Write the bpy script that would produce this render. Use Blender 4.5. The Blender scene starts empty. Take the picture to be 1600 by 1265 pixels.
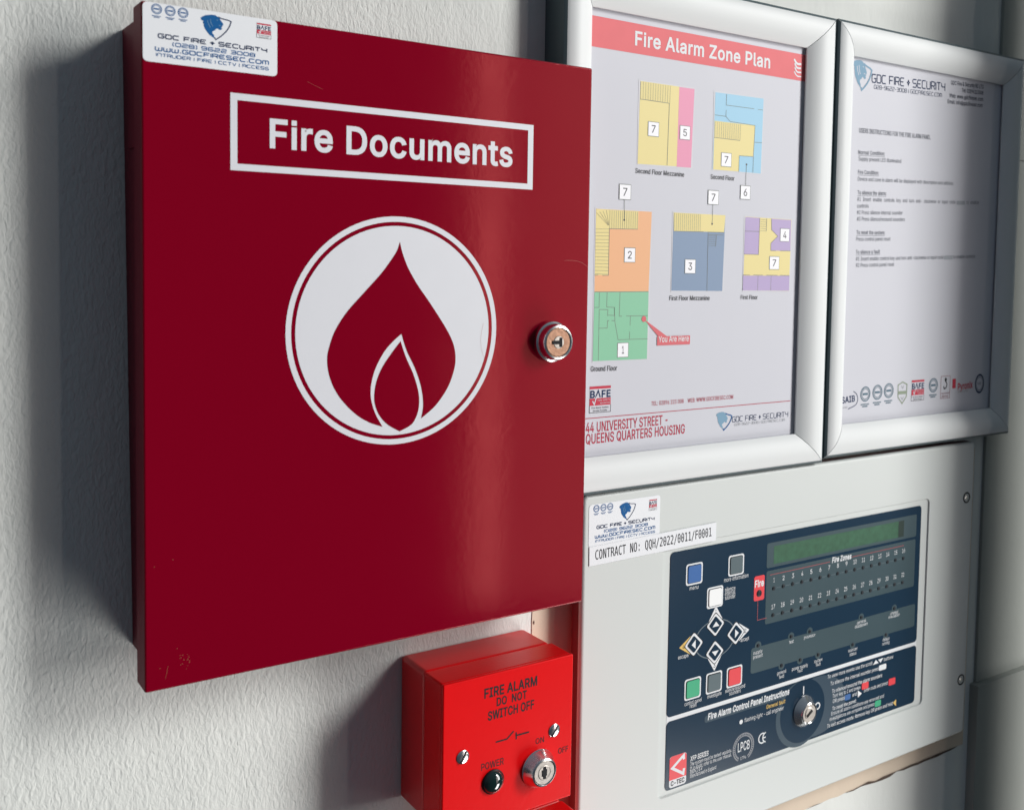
import bpy, bmesh, math, random
from mathutils import Vector, Matrix
from mathutils.geometry import tessellate_polygon
random.seed(4)
SC = bpy.context.scene
COL = SC.collection
MM = 0.001

# ------------------------------------------------------------------ camera
# wall = plane Y 0, out of the wall = -Y, X along the wall, Z up (numbers in mm)
CAM = Vector((-94.85, -555.83, 277.04))
CR = Vector((0.81075229, -0.58505937, 0.0196536))
CU = Vector((0.01847747, 0.05913331, 0.99807907))
CF = Vector((0.58509769, 0.80883174, -0.05875288))
FPX, SX, SY = 1649.17, 132.433, -127.679
cam_d = bpy.data.cameras.new('camera')
cam = bpy.data.objects.new('camera', cam_d)
COL.objects.link(cam)
M = Matrix((CR, CU, -CF)).transposed().to_4x4()
M.translation = CAM * MM
cam.matrix_world = M
cam_d.sensor_fit = 'HORIZONTAL'
cam_d.sensor_width = 36
cam_d.lens = 36 * FPX / 1600
cam_d.shift_x = -SX / 1600
cam_d.shift_y = SY / 1600
cam_d.clip_start = 0.02
cam_d.clip_end = 50
cam_d.dof.use_dof = True
cam_d.dof.focus_distance = 0.66
cam_d.dof.aperture_fstop = 15
SC.camera = cam

# ------------------------------------------------------------------ light
SC.view_settings.view_transform = 'Standard'
SC.view_settings.look = 'None'
SC.view_settings.exposure = 0
SC.view_settings.gamma = 1
W = bpy.data.worlds.new('World'); SC.world = W; W.use_nodes = True
nt = W.node_tree; nt.nodes.clear()
wo = nt.nodes.new('ShaderNodeOutputWorld'); bg = nt.nodes.new('ShaderNodeBackground')
tc = nt.nodes.new('ShaderNodeTexCoord'); sp = nt.nodes.new('ShaderNodeSeparateXYZ')
rp = nt.nodes.new('ShaderNodeValToRGB'); mr = nt.nodes.new('ShaderNodeMapRange')
nt.links.new(tc.outputs['Generated'], sp.inputs[0]); nt.links.new(sp.outputs['Z'], mr.inputs['Value'])
mr.inputs['From Min'].default_value = -1; mr.inputs['From Max'].default_value = 1
nt.links.new(mr.outputs[0], rp.inputs[0]); nt.links.new(rp.outputs[0], bg.inputs[0]); nt.links.new(bg.outputs[0], wo.inputs[0])
e = rp.color_ramp.elements
e[0].position = 0.0; e[0].color = (.25, .24, .26, 1)
e[1].position = 1.0; e[1].color = (.80, 1.0, 1.2, 1)
n_ = e.new(.42); n_.color = (.25, .32, .42, 1)
n_ = e.new(.62); n_.color = (.50, .62, .78, 1)
bg.inputs[1].default_value = 0.16

def area(name, target, az, el, dist, sx, sy, power, color):
    """a window pane of light: az degrees to the right of the wall normal, el degrees up"""
    a, e_ = math.radians(az), math.radians(el)
    d = Vector((math.sin(a) * math.cos(e_), -math.cos(a) * math.cos(e_), math.sin(e_)))
    l = bpy.data.lights.new(name, 'AREA'); l.shape = 'RECTANGLE'; l.size = sx; l.size_y = sy
    l.energy = power; l.color = color
    o = bpy.data.objects.new(name, l); COL.objects.link(o)
    o.location = Vector(target) * MM + d * dist
    o.rotation_euler = d.to_track_quat('Z', 'Y').to_euler()
    return o
area('window_light', (150, 0, 250), 47, 25, 5, 1.15, 1.5, 165, (1, .99, .965))
area('middle_window_light', (150, 0, 250), 48, 3, 5, 1.35, 2.3, 88, (1, .985, .96))
area('low_window_light', (150, 0, 250), 48, -43, 5, 1.35, 2.4, 112, (1, .985, .96))
area('window_edge_light', (200, -45, 250), 30.1, -3, 6, .13, 3.6, 12, (1, .88, .84))
area('bright_room_light', (200, -45, 250), 36.9, -3, 6, .98, 3.6, 18, (1, .84, .74))

# ------------------------------------------------------------------ helpers
def U(px, py, d):
    """where the line of sight through photo point (px,py) meets the plane d mm in front of the wall -> (x,z) in mm"""
    v = CF * FPX + CR * (px - 800 - SX) - CU * (py - 632.5 - SY)
    t = (-d - CAM.y) / v.y
    p = CAM + v * t
    return (p.x, p.z)
def zoom(ox, oy, s):
    return lambda x, y: (ox + x / s, oy + y / s)

ORG = {}
def tag(o, label=None, cat=None, group=None, kind=None):
    if label: o['label'] = label
    if cat: o['category'] = cat
    if group: o['group'] = group
    if kind: o['kind'] = kind
    return o
def thing(name, label, cat, loc, group=None):
    o = bpy.data.objects.new(name, None); COL.objects.link(o)
    o.empty_display_size = .02
    o.location = Vector(loc) * MM; ORG[o.name] = Vector(loc)
    return tag(o, label, cat, group)
def obj(name, bm, mats, parent=None, smooth=True, label=None, origin=None):
    """links the bmesh (mm, world frame) as one object under its parent"""
    po = ORG[parent.name] if parent else Vector((0, 0, 0))
    org = Vector(origin) if origin is not None else po
    bmesh.ops.translate(bm, verts=bm.verts, vec=-org)
    bmesh.ops.scale(bm, verts=bm.verts, vec=(MM, MM, MM))
    me = bpy.data.meshes.new(name); bm.to_mesh(me); bm.free()
    for m in (mats if isinstance(mats, (list, tuple)) else [mats]): me.materials.append(m)
    if smooth:
        for p in me.polygons: p.use_smooth = True
        me.set_sharp_from_angle(angle=math.radians(32))
    o = bpy.data.objects.new(name, me); COL.objects.link(o)
    if smooth:
        wn = o.modifiers.new('wn', 'WEIGHTED_NORMAL'); wn.keep_sharp = True
    if parent: o.parent = parent
    o.location = (org - po) * MM
    ORG[o.name] = org
    if label: o['label'] = label
    return o
def B(): return bmesh.new()

def box(bm, x0, x1, z0, z1, d0, d1, bev=0, seg=2, mi=0):
    b = bmesh.new(); bmesh.ops.create_cube(b, size=1)
    for v in b.verts:
        v.co = Vector((x0 if v.co.x < 0 else x1, -d0 if v.co.y > 0 else -d1, z0 if v.co.z < 0 else z1))
    if bev: bmesh.ops.bevel(b, geom=list(b.edges), offset=bev, segments=seg, profile=.5, affect='EDGES')
    merge(bm, b, mi)
def merge(bm, b, mi=0):
    vm = {}
    for v in b.verts: vm[v] = bm.verts.new(v.co)
    for f in b.faces:
        try:
            n = bm.faces.new([vm[v] for v in f.verts]); n.material_index = mi
        except ValueError: pass
    b.free()
def poly(bm, pts, d, mi=0):
    """flat polygon facing the room"""
    a = sum(p[0] * q[1] - q[0] * p[1] for p, q in zip(pts, pts[1:] + pts[:1]))
    if a < 0: pts = pts[::-1]
    vs = [bm.verts.new((x, -d, z)) for x, z in pts]
    if len(vs) <= 4: tris = [range(len(vs))]
    else: tris = tessellate_polygon([[Vector((x, z, 0)) for x, z in pts]])
    for t in tris:
        try: f = bm.faces.new([vs[i] for i in t])
        except ValueError: continue
        f.material_index = mi; f.normal_update()
        if f.normal.y > 0: f.normal_flip()
def slab(bm, pts, d0, d1, mi=0, bev=0):
    """polygon outline with thickness from d0 to d1, optional soft edge"""
    a = sum(p[0] * q[1] - q[0] * p[1] for p, q in zip(pts, pts[1:] + pts[:1]))
    if a < 0: pts = pts[::-1]
    b = bmesh.new()
    vs = [b.verts.new((x, -d1, z)) for x, z in pts]
    f = b.faces.new(vs)
    r = bmesh.ops.extrude_face_region(b, geom=[f])
    bot = [g for g in r['geom'] if isinstance(g, bmesh.types.BMVert)]
    for v in bot: v.co.y = -d0
    bmesh.ops.recalc_face_normals(b, faces=b.faces)
    if bev:
        es = [e_ for e_ in b.edges if all(abs(v.co.y + d1) < 1e-6 for v in e_.verts)]
        bmesh.ops.bevel(b, geom=es, offset=bev, segments=2, profile=.5, affect='EDGES')
    merge(bm, b, mi)
def rrect(x0, x1, z0, z1, r, n=5):
    out = []
    for cx, cz, a0 in ((x1 - r, z1 - r, 0), (x0 + r, z1 - r, 90), (x0 + r, z0 + r, 180), (x1 - r, z0 + r, 270)):
        for k in range(n + 1):
            a = math.radians(a0 + 90 * k / n); out.append((cx + r * math.cos(a), cz + r * math.sin(a)))
    return out
def rquad(q, r, n=4):
    """rounded corners on any quad"""
    out = []
    for i in range(len(q)):
        p, a, b = Vector(q[i]), Vector(q[i - 1]), Vector(q[(i + 1) % len(q)])
        u, w = (a - p).normalized() * r, (b - p).normalized() * r
        for k in range(n + 1):
            t = k / n
            s = p + u * (1 - t) ** 2 + w * t ** 2
            out.append((s.x, s.y))
    return out
def circ(cx, cz, rx, rz=None, n=40, a0=0, a1=360):
    rz = rz or rx; full = abs(a1 - a0) >= 360
    return [(cx + rx * math.cos(math.radians(a0 + (a1 - a0) * k / n)), cz + rz * math.sin(math.radians(a0 + (a1 - a0) * k / n))) for k in range(n if full else n + 1)]
def ring(bm, outer, inner, d, mi=0, closed=True):
    n = len(outer)
    o = [bm.verts.new((x, -d, z)) for x, z in outer]; i = [bm.verts.new((x, -d, z)) for x, z in inner]
    for k in range(n if closed else n - 1):
        j = (k + 1) % n
        f = bm.faces.new((o[k], o[j], i[j], i[k])); f.material_index = mi
        f.normal_update()
        if f.normal.y > 0: f.normal_flip()
def line(bm, pts, w, d, mi=0, closed=False):
    """stroke of width w along a polyline, mitred joints"""
    P = [Vector(p) for p in pts]; n = len(P); L, R_ = [], []
    for k in range(n):
        a = P[k - 1] if (k > 0 or closed) else None
        b = P[(k + 1) % n] if (k < n - 1 or closed) else None
        t1 = (P[k] - a).normalized() if a is not None else None
        t2 = (b - P[k]).normalized() if b is not None else None
        t = t1 if t2 is None else t2 if t1 is None else (t1 + t2)
        if t.length < 1e-6: t = t2
        t = t.normalized(); nn = Vector((-t.y, t.x))
        c = abs(nn.dot(Vector((-t2.y, t2.x)))) if (t1 is not None and t2 is not None) else 1
        h = w / 2 / max(c, .45)
        L.append(P[k] + nn * h); R_.append(P[k] - nn * h)
    ring(bm, [tuple(p) for p in L], [tuple(p) for p in R_], d, mi, closed)
def lathe(bm, cx, cz, prof, n=40, mi=0, cap=True, mis=None):
    """profile [(radius, d)] turned about the axis that leaves the wall"""
    rows = []
    for r, d in prof:
        rows.append([bm.verts.new((cx + r * math.cos(2 * math.pi * k / n), -d, cz + r * math.sin(2 * math.pi * k / n))) for k in range(n)])
    for q in range(len(rows) - 1):
        for k in range(n):
            j = (k + 1) % n
            f = bm.faces.new((rows[q][k], rows[q][j], rows[q + 1][j], rows[q + 1][k])); f.material_index = mis[q] if mis else mi
    if cap:
        f = bm.faces.new(rows[-1]); f.material_index = mis[-1] if mis else mi
def smooth_path(pts, sub=8, closed=False):
    out = []; n = len(pts)
    for i in range(n if closed else n - 1):
        g = lambda k: Vector(pts[k % n] if closed else pts[max(0, min(n - 1, k))])
        p0, p1, p2, p3 = g(i - 1), g(i), g(i + 1), g(i + 2)
        for s in range(sub):
            t = s / sub
            v = .5 * ((2 * p1) + (p2 - p0) * t + (2 * p0 - 5 * p1 + 4 * p2 - p3) * t * t + (3 * p1 - p0 - 3 * p2 + p3) * t ** 3)
            out.append((v.x, v.y))
    if not closed: out.append(tuple(pts[-1]))
    return out

# ---- lettering
# letter outlines: advance width, then closed contours, in thousandths of the type size
FONT_S = {
 '#': (440, '115,0 138,140 265,140 242,0 294,0 317,140 391,140 400,192 325,192 346,316 421,316 429,368 354,368 377,509 326,509 303,368 175,368 198,509 147,509 124,368 49,368 40,316 116,316 95,192 19,192 10,140 87,140 64,0', '274,192 146,192 167,316 294,316',),
 '&': (448, '54,62 78,34 110,12 150,-2 197,-7 234,-3 271,7 305,23 328,43 364,0 438,0 366,87 371,92 385,115 397,144 405,180 408,224 349,224 346,186 336,151 328,134 219,266 256,293 291,325 305,342 315,362 322,382 324,404 320,433 308,459 290,482 266,499 235,510 200,513 165,510 134,499 109,481 91,458 79,430 75,398 78,370 87,344 102,319 135,275 85,235 63,213 47,189 37,163 34,133 39,96', '109,87 100,108 97,131 100,154 110,174 128,195 154,217 172,230 292,87 278,75 251,59 223,50 193,46 166,49 143,57 124,70', '168,453 184,459 201,461 226,457 245,445 258,427 262,405 260,389 255,375 237,352 216,335 183,310 169,327 145,363 139,380 137,399 139,416 145,431 155,444',),
 "'": (206, '70,509 78,318 128,318 136,509',),
 ',': (188, '68,71 38,-119 84,-119 137,71',),
 '-': (453, '114,244 114,188 337,188 337,244',),
 '.': (188, '50,41 53,24 63,9 78,-1 95,-4 113,-1 128,9 138,24 141,41 138,59 128,73 113,83 95,87 78,83 63,73 53,59',),
 '/': (249, '235,533 178,533 14,-76 71,-76',),
 '0': (453, '53,178 69,113 95,62 130,24 174,1 227,-7 279,1 323,24 359,62 384,113 400,178 405,254 400,330 384,395 358,447 323,484 279,508 227,516 174,508 130,484 95,447 69,395 53,330 48,254', '123,144 113,194 109,254 113,314 123,365 140,405 163,435 192,453 227,460 261,453 290,435 313,405 330,365 340,314 344,254 340,194 330,144 313,103 290,74 261,56 227,50 192,56 163,74 140,103',),
 '1': (453, '198,509 86,427 86,358 209,448 212,55 76,55 76,0 391,0 391,55 276,55 276,509',),
 '2': (453, '127,362 130,390 139,413 153,433 172,447 196,457 224,460 250,457 273,449 293,436 308,419 317,397 320,371 318,348 311,327 299,305 282,282 234,229 64,47 64,0 389,0 389,57 153,57 267,180 336,259 357,290 371,318 378,345 381,372 376,411 361,445 337,474 306,497 268,511 225,516 182,511 143,496 111,473 86,442 71,405 66,362',),
 '3': (453, '98,30 133,10 173,-3 218,-7 266,-2 309,12 344,36 370,66 387,103 393,145 387,186 371,222 344,253 308,276 264,288 221,289 372,461 372,509 70,509 70,452 288,452 157,299 157,248 201,248 242,244 275,234 299,217 316,196 326,172 329,145 325,116 315,93 297,74 275,61 248,53 219,50 191,52 165,59 144,71 126,87 115,107 109,132 44,132 52,91 70,57',),
 '4': (453, '40,158 40,105 282,105 282,0 343,0 343,105 413,105 413,163 343,163 343,318 282,318 282,163 109,163 311,509 247,509',),
 '5': (453, '83,60 108,32 140,11 178,-2 221,-7 268,-1 309,15 343,41 369,76 385,117 391,163 388,199 379,231 364,260 345,285 321,306 294,321 263,330 229,334 203,331 178,325 155,315 136,301 151,452 366,452 366,509 96,509 67,253 128,246 145,258 167,268 192,275 218,277 248,273 275,262 297,244 314,221 324,193 328,162 324,131 314,104 298,82 276,64 250,53 221,50 196,52 173,60 154,73 138,89 127,108 122,130 60,130 66,93',),
 '6': (453, '84,74 109,40 142,15 182,-1 226,-7 271,-2 310,14 343,39 368,73 384,112 389,157 384,201 370,240 346,271 316,295 278,309 235,314 214,312 196,307 179,299 322,509 252,509 137,340 102,285 80,239 68,199 64,162 69,115', '138,102 128,128 125,158 128,188 138,214 153,235 174,252 198,262 226,265 254,262 279,251 299,235 314,213 324,187 327,157 324,128 314,101 299,79 279,63 254,52 226,48 198,52 174,63 153,79',),
 '7': (453, '97,0 165,0 391,449 391,509 62,509 62,452 323,452',),
 '8': (453, '74,62 101,33 136,11 178,-2 226,-7 275,-2 317,11 352,33 378,62 395,96 401,135 397,166 387,195 372,220 351,241 327,256 300,265 333,282 359,308 376,342 382,380 377,417 361,450 337,477 306,498 269,511 226,516 184,511 146,498 114,477 90,450 75,417 70,380 76,342 93,308 119,282 153,267 125,256 101,241 81,220 65,195 55,166 52,135 57,96', '129,91 119,113 115,139 119,165 130,189 147,208 169,223 196,232 226,235 256,232 283,223 305,208 322,189 333,165 337,139 333,113 323,91 307,74 285,60 258,52 226,49 195,52 167,60 145,74', '177,449 200,457 226,460 252,457 275,449 294,437 308,420 316,399 319,376 316,351 307,330 293,313 274,300 252,292 226,290 201,292 178,300 159,313 145,330 136,351 133,376 136,399 145,420 159,437',),
 '9': (453, '83,269 106,237 137,214 175,199 218,195 238,196 257,202 273,210 130,0 200,0 315,168 350,224 373,270 385,309 389,347 384,393 368,434 343,468 310,494 271,510 226,516 182,510 143,494 110,469 85,436 69,397 64,352 68,307', '138,295 129,322 125,352 129,381 138,407 154,429 174,446 199,457 226,460 254,457 279,446 299,429 314,407 324,381 327,350 324,321 314,295 299,273 279,257 254,247 226,243 199,247 174,257 154,274',),
 ':': (188, '50,41 53,24 63,9 78,-1 95,-4 113,-1 128,9 138,24 141,41 138,59 128,73 113,83 95,87 78,83 63,73 53,59', '50,316 53,299 63,284 78,274 95,271 113,274 128,284 138,299 141,316 138,334 128,349 113,359 95,362 78,359 63,349 53,334',),
 '@': (676, '87,-8 122,-53 167,-88 221,-114 284,-130 355,-135 411,-131 464,-120 504,-107 489,-59 458,-69 412,-80 357,-85 298,-81 246,-68 201,-46 165,-17 135,21 115,66 102,119 98,178 102,236 115,289 135,334 164,372 199,402 242,424 292,438 347,442 402,438 450,424 490,402 523,373 548,339 567,301 577,259 581,215 580,166 576,127 568,97 557,76 540,63 518,59 499,63 485,74 476,91 474,110 474,335 419,335 419,306 404,319 385,331 360,340 330,343 291,338 257,322 228,297 207,265 193,226 188,182 192,137 204,96 224,62 251,35 285,18 326,13 361,17 388,30 408,48 420,68 429,50 441,36 457,24 476,17 517,11 551,15 579,28 599,49 615,76 625,107 631,142 635,215 631,268 617,319 594,366 562,407 522,442 472,469 415,486 349,492 281,486 220,470 167,444 123,408 87,363 61,309 46,248 40,179 45,109 61,46', '329,65 301,69 279,81 262,101 251,125 244,154 242,185 244,213 252,239 265,260 283,277 305,288 331,292 358,289 381,282 399,269 411,249 419,221 422,185 419,148 412,118 400,95 382,78 359,68',),
 'A': (480, '16,0 85,0 135,142 344,142 395,0 463,0 276,509 201,509', '191,302 239,456 264,372 287,302 324,199 155,199',),
 'B': (456, '125,57 125,231 248,231 279,228 306,218 327,203 342,184 352,161 355,137 349,105 330,80 296,63 245,57', '60,509 60,0 247,0 301,4 344,18 377,39 400,67 413,100 418,136 414,173 402,203 385,227 363,245 339,257 315,262 336,275 356,286 373,301 387,320 395,344 398,374 394,410 381,442 359,469 329,491 289,504 241,509', '125,285 125,452 240,452 283,446 313,429 330,403 336,372 333,348 323,326 308,309 288,296 265,288 238,285',),
 'C': (510, '48,179 70,115 104,63 150,25 205,1 267,-7 305,-4 341,5 373,19 402,38 428,62 448,91 463,124 473,160 408,160 401,136 389,114 375,96 357,81 337,69 315,60 292,55 267,53 223,59 184,76 151,105 125,145 109,194 103,254 109,314 125,364 150,403 184,432 223,450 267,456 292,454 315,449 337,440 357,428 375,413 389,395 401,373 408,348 473,348 463,385 448,418 427,447 402,471 373,490 340,504 305,513 267,516 205,508 150,484 104,445 70,393 48,329 40,254',),
 'D': (502, '60,509 60,0 219,0 291,8 351,31 384,54 411,83 433,119 455,181 462,255 455,329 433,391 412,426 385,455 353,478 294,501 225,509', '275,446 320,428 354,399 379,361 394,312 399,255 394,198 379,149 354,110 318,81 272,63 215,57 125,57 125,452 221,452',),
 'E': (419, '125,57 125,229 355,229 355,286 125,286 125,452 372,452 372,509 60,509 60,0 375,0 375,57',),
 'F': (410, '125,0 125,221 346,221 346,278 125,278 125,452 369,452 369,509 60,509 60,0',),
 'G': (520, '47,179 69,116 104,64 149,25 205,1 269,-7 326,0 377,19 419,50 451,91 471,141 478,200 478,256 283,256 283,199 415,199 410,160 396,123 374,93 345,71 309,57 269,53 224,59 184,76 151,105 125,145 109,194 103,254 109,314 125,364 150,404 183,432 222,450 265,456 291,454 315,448 337,439 356,427 373,411 387,393 399,372 408,349 474,349 465,384 449,416 429,445 403,469 374,489 340,504 304,513 265,516 203,508 149,484 103,445 69,393 47,329 40,254',),
 'H': (517, '60,0 125,0 125,232 392,232 392,0 457,0 457,509 392,509 392,289 125,289 125,509 60,509',),
 'I': (301, '31,57 31,0 269,0 269,57 183,57 183,452 269,452 269,509 31,509 31,452 118,452 118,57',),
 'J': (396, '33,145 38,100 52,63 75,33 106,11 143,-2 185,-7 227,-2 263,11 294,33 318,63 332,100 336,145 336,509 272,509 272,145 266,104 248,74 220,56 185,50 149,56 122,74 104,104 98,145 98,173 33,173',),
 'K': (467, '60,509 60,0 125,0 125,167 198,245 372,0 449,0 243,289 448,509 364,509 174,303 124,242 125,334 125,509',),
 'L': (393, '60,509 60,0 361,0 361,57 125,57 125,509',),
 'M': (628, '122,0 120,435 170,291 286,0 342,0 456,291 507,436 504,0 568,0 568,509 476,509 352,187 315,73 277,187 152,509 60,509 60,0',),
 'N': (523, '120,431 177,331 202,290 387,0 463,0 463,509 399,509 399,157 403,76 388,107 363,151 136,509 60,509 60,0 125,0 125,291',),
 'O': (533, '48,179 70,115 105,63 150,25 205,1 267,-7 329,1 384,25 429,63 464,115 486,179 493,254 486,329 464,393 429,445 384,484 329,508 267,516 205,508 150,484 105,445 70,393 48,329 40,254', '125,144 109,194 103,254 109,314 125,364 151,404 184,433 223,450 267,456 310,450 349,433 383,404 408,365 425,314 430,254 425,194 408,144 383,105 349,76 310,59 267,53 223,59 184,76 151,105',),
 'P': (445, '60,509 60,0 125,0 125,186 235,186 289,191 332,207 366,233 390,265 404,304 409,348 404,391 390,430 366,462 332,487 289,503 235,509', '125,242 125,452 232,452 268,449 297,439 318,423 333,402 342,376 344,348 342,319 333,294 318,272 297,256 269,246 233,242',),
 'Q': (533, '48,179 70,115 105,63 150,25 205,1 267,-7 329,1 356,13 401,-48 468,-48 402,40 429,63 464,115 486,179 493,254 486,329 464,393 429,445 384,484 329,508 267,516 205,508 150,484 105,445 70,393 48,329 40,254', '125,144 109,194 103,254 109,314 125,364 151,404 184,433 223,450 267,456 310,450 349,433 383,404 408,365 425,314 430,254 425,194 408,144 383,105 365,90 313,159 245,159 318,63 310,59 267,53 223,59 184,76 151,105',),
 'R': (449, '60,509 60,0 125,0 125,198 236,198 246,199 353,0 428,0 313,211 333,217 367,240 390,271 405,309 409,352 405,395 390,433 367,465 333,489 290,504 236,509', '125,255 125,452 233,452 269,449 298,440 319,425 334,405 342,380 345,352 342,324 334,300 319,281 298,267 269,258 234,255',),
 'S': (447, '64,60 91,31 128,9 172,-4 224,-9 278,-4 323,11 360,34 386,64 403,99 408,139 405,171 395,198 379,220 359,238 336,252 312,264 264,279 212,293 169,308 148,319 131,334 119,352 115,376 118,398 129,418 145,435 167,448 194,456 225,459 267,453 302,437 326,412 337,378 401,378 394,415 377,449 351,476 316,498 275,511 227,516 180,511 138,498 102,476 75,448 58,413 52,372 56,341 67,313 86,289 128,260 184,239 245,222 296,205 316,193 332,179 342,161 346,139 341,114 329,92 311,74 286,60 257,52 224,49 194,52 166,59 142,71 123,88 110,110 104,137 38,137 46,96',),
 'T': (449, '32,509 32,452 193,452 193,0 257,0 257,452 417,452 417,509',),
 'U': (517, '60,509 60,173 66,124 85,80 114,43 154,15 203,-2 259,-8 315,-2 363,15 403,43 433,80 451,124 457,173 457,509 393,509 393,178 389,144 377,113 357,87 331,68 298,56 259,52 220,56 187,68 160,87 141,113 128,144 124,178 124,509',),
 'V': (480, '84,509 16,509 204,0 278,0 463,509 395,509 267,138 241,52 215,137 192,206',),
 'W': (686, '16,509 155,0 230,0 318,323 335,395 343,437 351,391 368,323 455,0 530,0 670,509 603,509 510,145 492,62 486,94 462,196 380,509 306,509 211,145 193,61 187,94 163,196 82,509',),
 'X': (474, '18,0 91,0 182,129 225,196 237,218 268,165 292,129 382,0 456,0 276,263 446,509 374,509 298,400 272,361 252,329 238,302 204,361 104,509 29,509 200,260',),
 'Y': (472, '91,509 16,509 203,208 203,0 268,0 268,208 455,509 381,509 280,344 251,293 237,260 222,292 192,344',),
 'Z': (438, '152,57 114,55 134,81 169,129 397,462 397,509 40,509 40,452 285,452 323,453 306,431 273,385 42,46 42,0 399,0 399,57',),
 'a': (389, '48,45 68,22 94,5 126,-5 160,-9 190,-6 215,1 236,12 252,25 272,52 277,0 337,0 337,251 333,290 322,320 306,343 286,360 263,372 239,379 194,384 163,382 133,375 104,364 79,346 57,322 41,291 100,274 107,288 118,301 132,313 149,322 171,329 196,331 220,329 240,322 256,311 267,297 273,279 273,243 265,235 252,230 234,227 178,220 125,211 100,203 78,193 58,179 43,161 34,138 30,108 35,73', '102,72 94,87 92,105 95,124 103,139 117,150 134,159 175,168 200,171 231,176 259,182 276,190 276,138 272,115 263,93 248,74 228,59 202,49 170,45 149,47 130,52 114,61',),
 'b': (424, '53,0 112,0 112,59 138,31 153,17 172,4 198,-5 229,-8 274,-2 313,16 346,45 370,84 385,133 390,189 385,245 370,293 345,332 313,361 274,378 229,384 197,381 171,373 152,360 137,346 118,319 114,509 53,509', '125,115 116,150 113,189 116,229 125,263 140,291 161,312 188,325 220,330 253,325 280,311 301,290 316,261 325,227 328,189 325,151 316,117 301,88 279,66 253,51 220,47 188,51 162,65 140,86',),
 'c': (396, '40,133 56,85 82,46 117,16 159,-2 207,-8 235,-6 261,-1 285,9 306,21 325,37 341,56 354,78 363,102 304,117 292,89 271,66 243,52 207,46 173,51 145,66 124,89 108,117 99,151 96,187 99,224 108,258 124,287 145,310 173,325 207,330 242,325 270,311 290,289 303,262 362,277 353,301 340,322 324,341 305,356 284,368 260,377 234,383 207,384 159,378 117,360 82,330 56,291 40,243 34,187',),
 'd': (424, '39,133 55,84 79,45 111,16 151,-2 195,-8 227,-5 252,4 272,17 287,31 307,59 313,0 372,0 372,509 311,509 311,319 287,346 272,360 253,373 228,381 196,384 151,378 112,361 79,332 55,293 39,245 34,189', '109,117 99,151 96,189 99,227 108,261 124,290 145,311 172,325 205,330 237,325 263,312 284,291 300,263 309,229 312,189 309,150 299,115 284,86 263,65 236,51 205,47 172,51 145,66 124,88',),
 'e': (404, '34,187 40,132 56,85 82,46 117,16 161,-2 212,-8 249,-5 283,4 311,19 335,39 353,63 365,91 306,105 297,88 285,73 271,61 254,53 234,48 212,46 179,50 151,61 128,80 110,106 100,139 97,169 371,169 371,194 368,242 357,282 341,315 319,341 294,361 266,374 236,382 205,384 157,378 115,359 81,329 55,290 39,242', '99,241 109,270 125,294 146,313 173,326 205,330 237,326 263,314 283,294 298,269 307,237 308,221 97,221',),
 'f': (254, '142,0 142,327 228,327 228,379 142,379 142,419 145,443 154,460 171,470 195,474 215,472 227,468 243,521 222,527 187,530 161,527 135,519 113,505 96,486 84,461 81,432 81,379 6,379 6,327 81,327 81,0',),
 'g': (425, '51,-69 64,-91 82,-110 105,-127 134,-140 168,-148 207,-151 251,-147 291,-136 324,-117 350,-90 367,-54 372,-9 372,379 313,379 313,319 288,346 273,360 253,373 228,382 196,384 152,378 112,361 80,332 55,293 39,246 34,191 39,136 55,90 80,53 113,27 152,10 195,5 227,8 252,16 272,28 287,41 306,68 311,-6 308,-34 298,-58 282,-75 249,-92 207,-97 178,-95 154,-88 136,-78 122,-66 101,-41', '109,123 99,155 96,193 99,229 109,262 124,290 145,312 172,325 205,330 237,325 264,312 285,291 300,264 309,231 312,193 309,154 300,121 285,95 264,75 237,63 205,59 172,63 145,76 124,96',),
 'h': (410, '53,509 53,0 114,0 114,227 117,257 126,283 141,303 161,317 184,326 210,329 246,323 273,304 290,275 296,235 296,0 357,0 357,240 353,285 341,321 321,349 295,369 264,380 227,384 187,379 152,362 124,332 114,312 114,509',),
 'i': (167, '67,446 84,443 100,446 114,455 123,468 126,483 123,499 114,512 100,521 84,524 67,521 54,512 44,499 41,483 44,468 54,455', '53,379 53,0 114,0 114,379',),
 'j': (167, '-10,-143 4,-143 37,-139 65,-129 86,-113 102,-90 111,-63 114,-30 114,379 53,379 53,-29 50,-54 40,-72 25,-83 2,-87 -10,-87', '44,468 53,455 67,446 83,443 100,446 114,455 123,468 126,483 123,499 114,512 100,521 83,524 67,521 53,512 44,499 41,483',),
 'k': (381, '114,212 114,509 53,509 53,0 114,0 114,141 154,178 294,0 372,0 201,216 360,379 284,379 121,212',),
 'l': (189, '53,84 58,47 74,20 101,3 139,-2 162,-1 181,3 170,54 146,52 130,54 120,62 115,77 114,99 114,509 53,509',),
 'm': (610, '132,346 118,323 112,306 112,379 53,379 53,0 114,0 114,238 117,266 126,289 140,307 158,320 178,328 199,330 229,326 253,311 269,288 274,260 274,0 335,0 335,247 338,270 345,290 358,307 374,320 395,328 419,330 447,326 473,313 490,289 496,254 496,0 557,0 557,255 553,296 541,328 522,354 497,372 468,383 437,386 407,383 381,375 357,361 337,343 322,321 317,308 309,331 287,361 257,380 219,386 195,384 172,376 151,363',),
 'n': (410, '114,0 114,227 117,257 126,283 141,303 161,317 184,326 210,329 246,323 273,304 290,275 296,235 296,0 357,0 357,240 353,285 341,321 321,349 295,369 264,380 227,384 187,379 152,362 124,332 112,307 112,379 53,379 53,0',),
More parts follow.
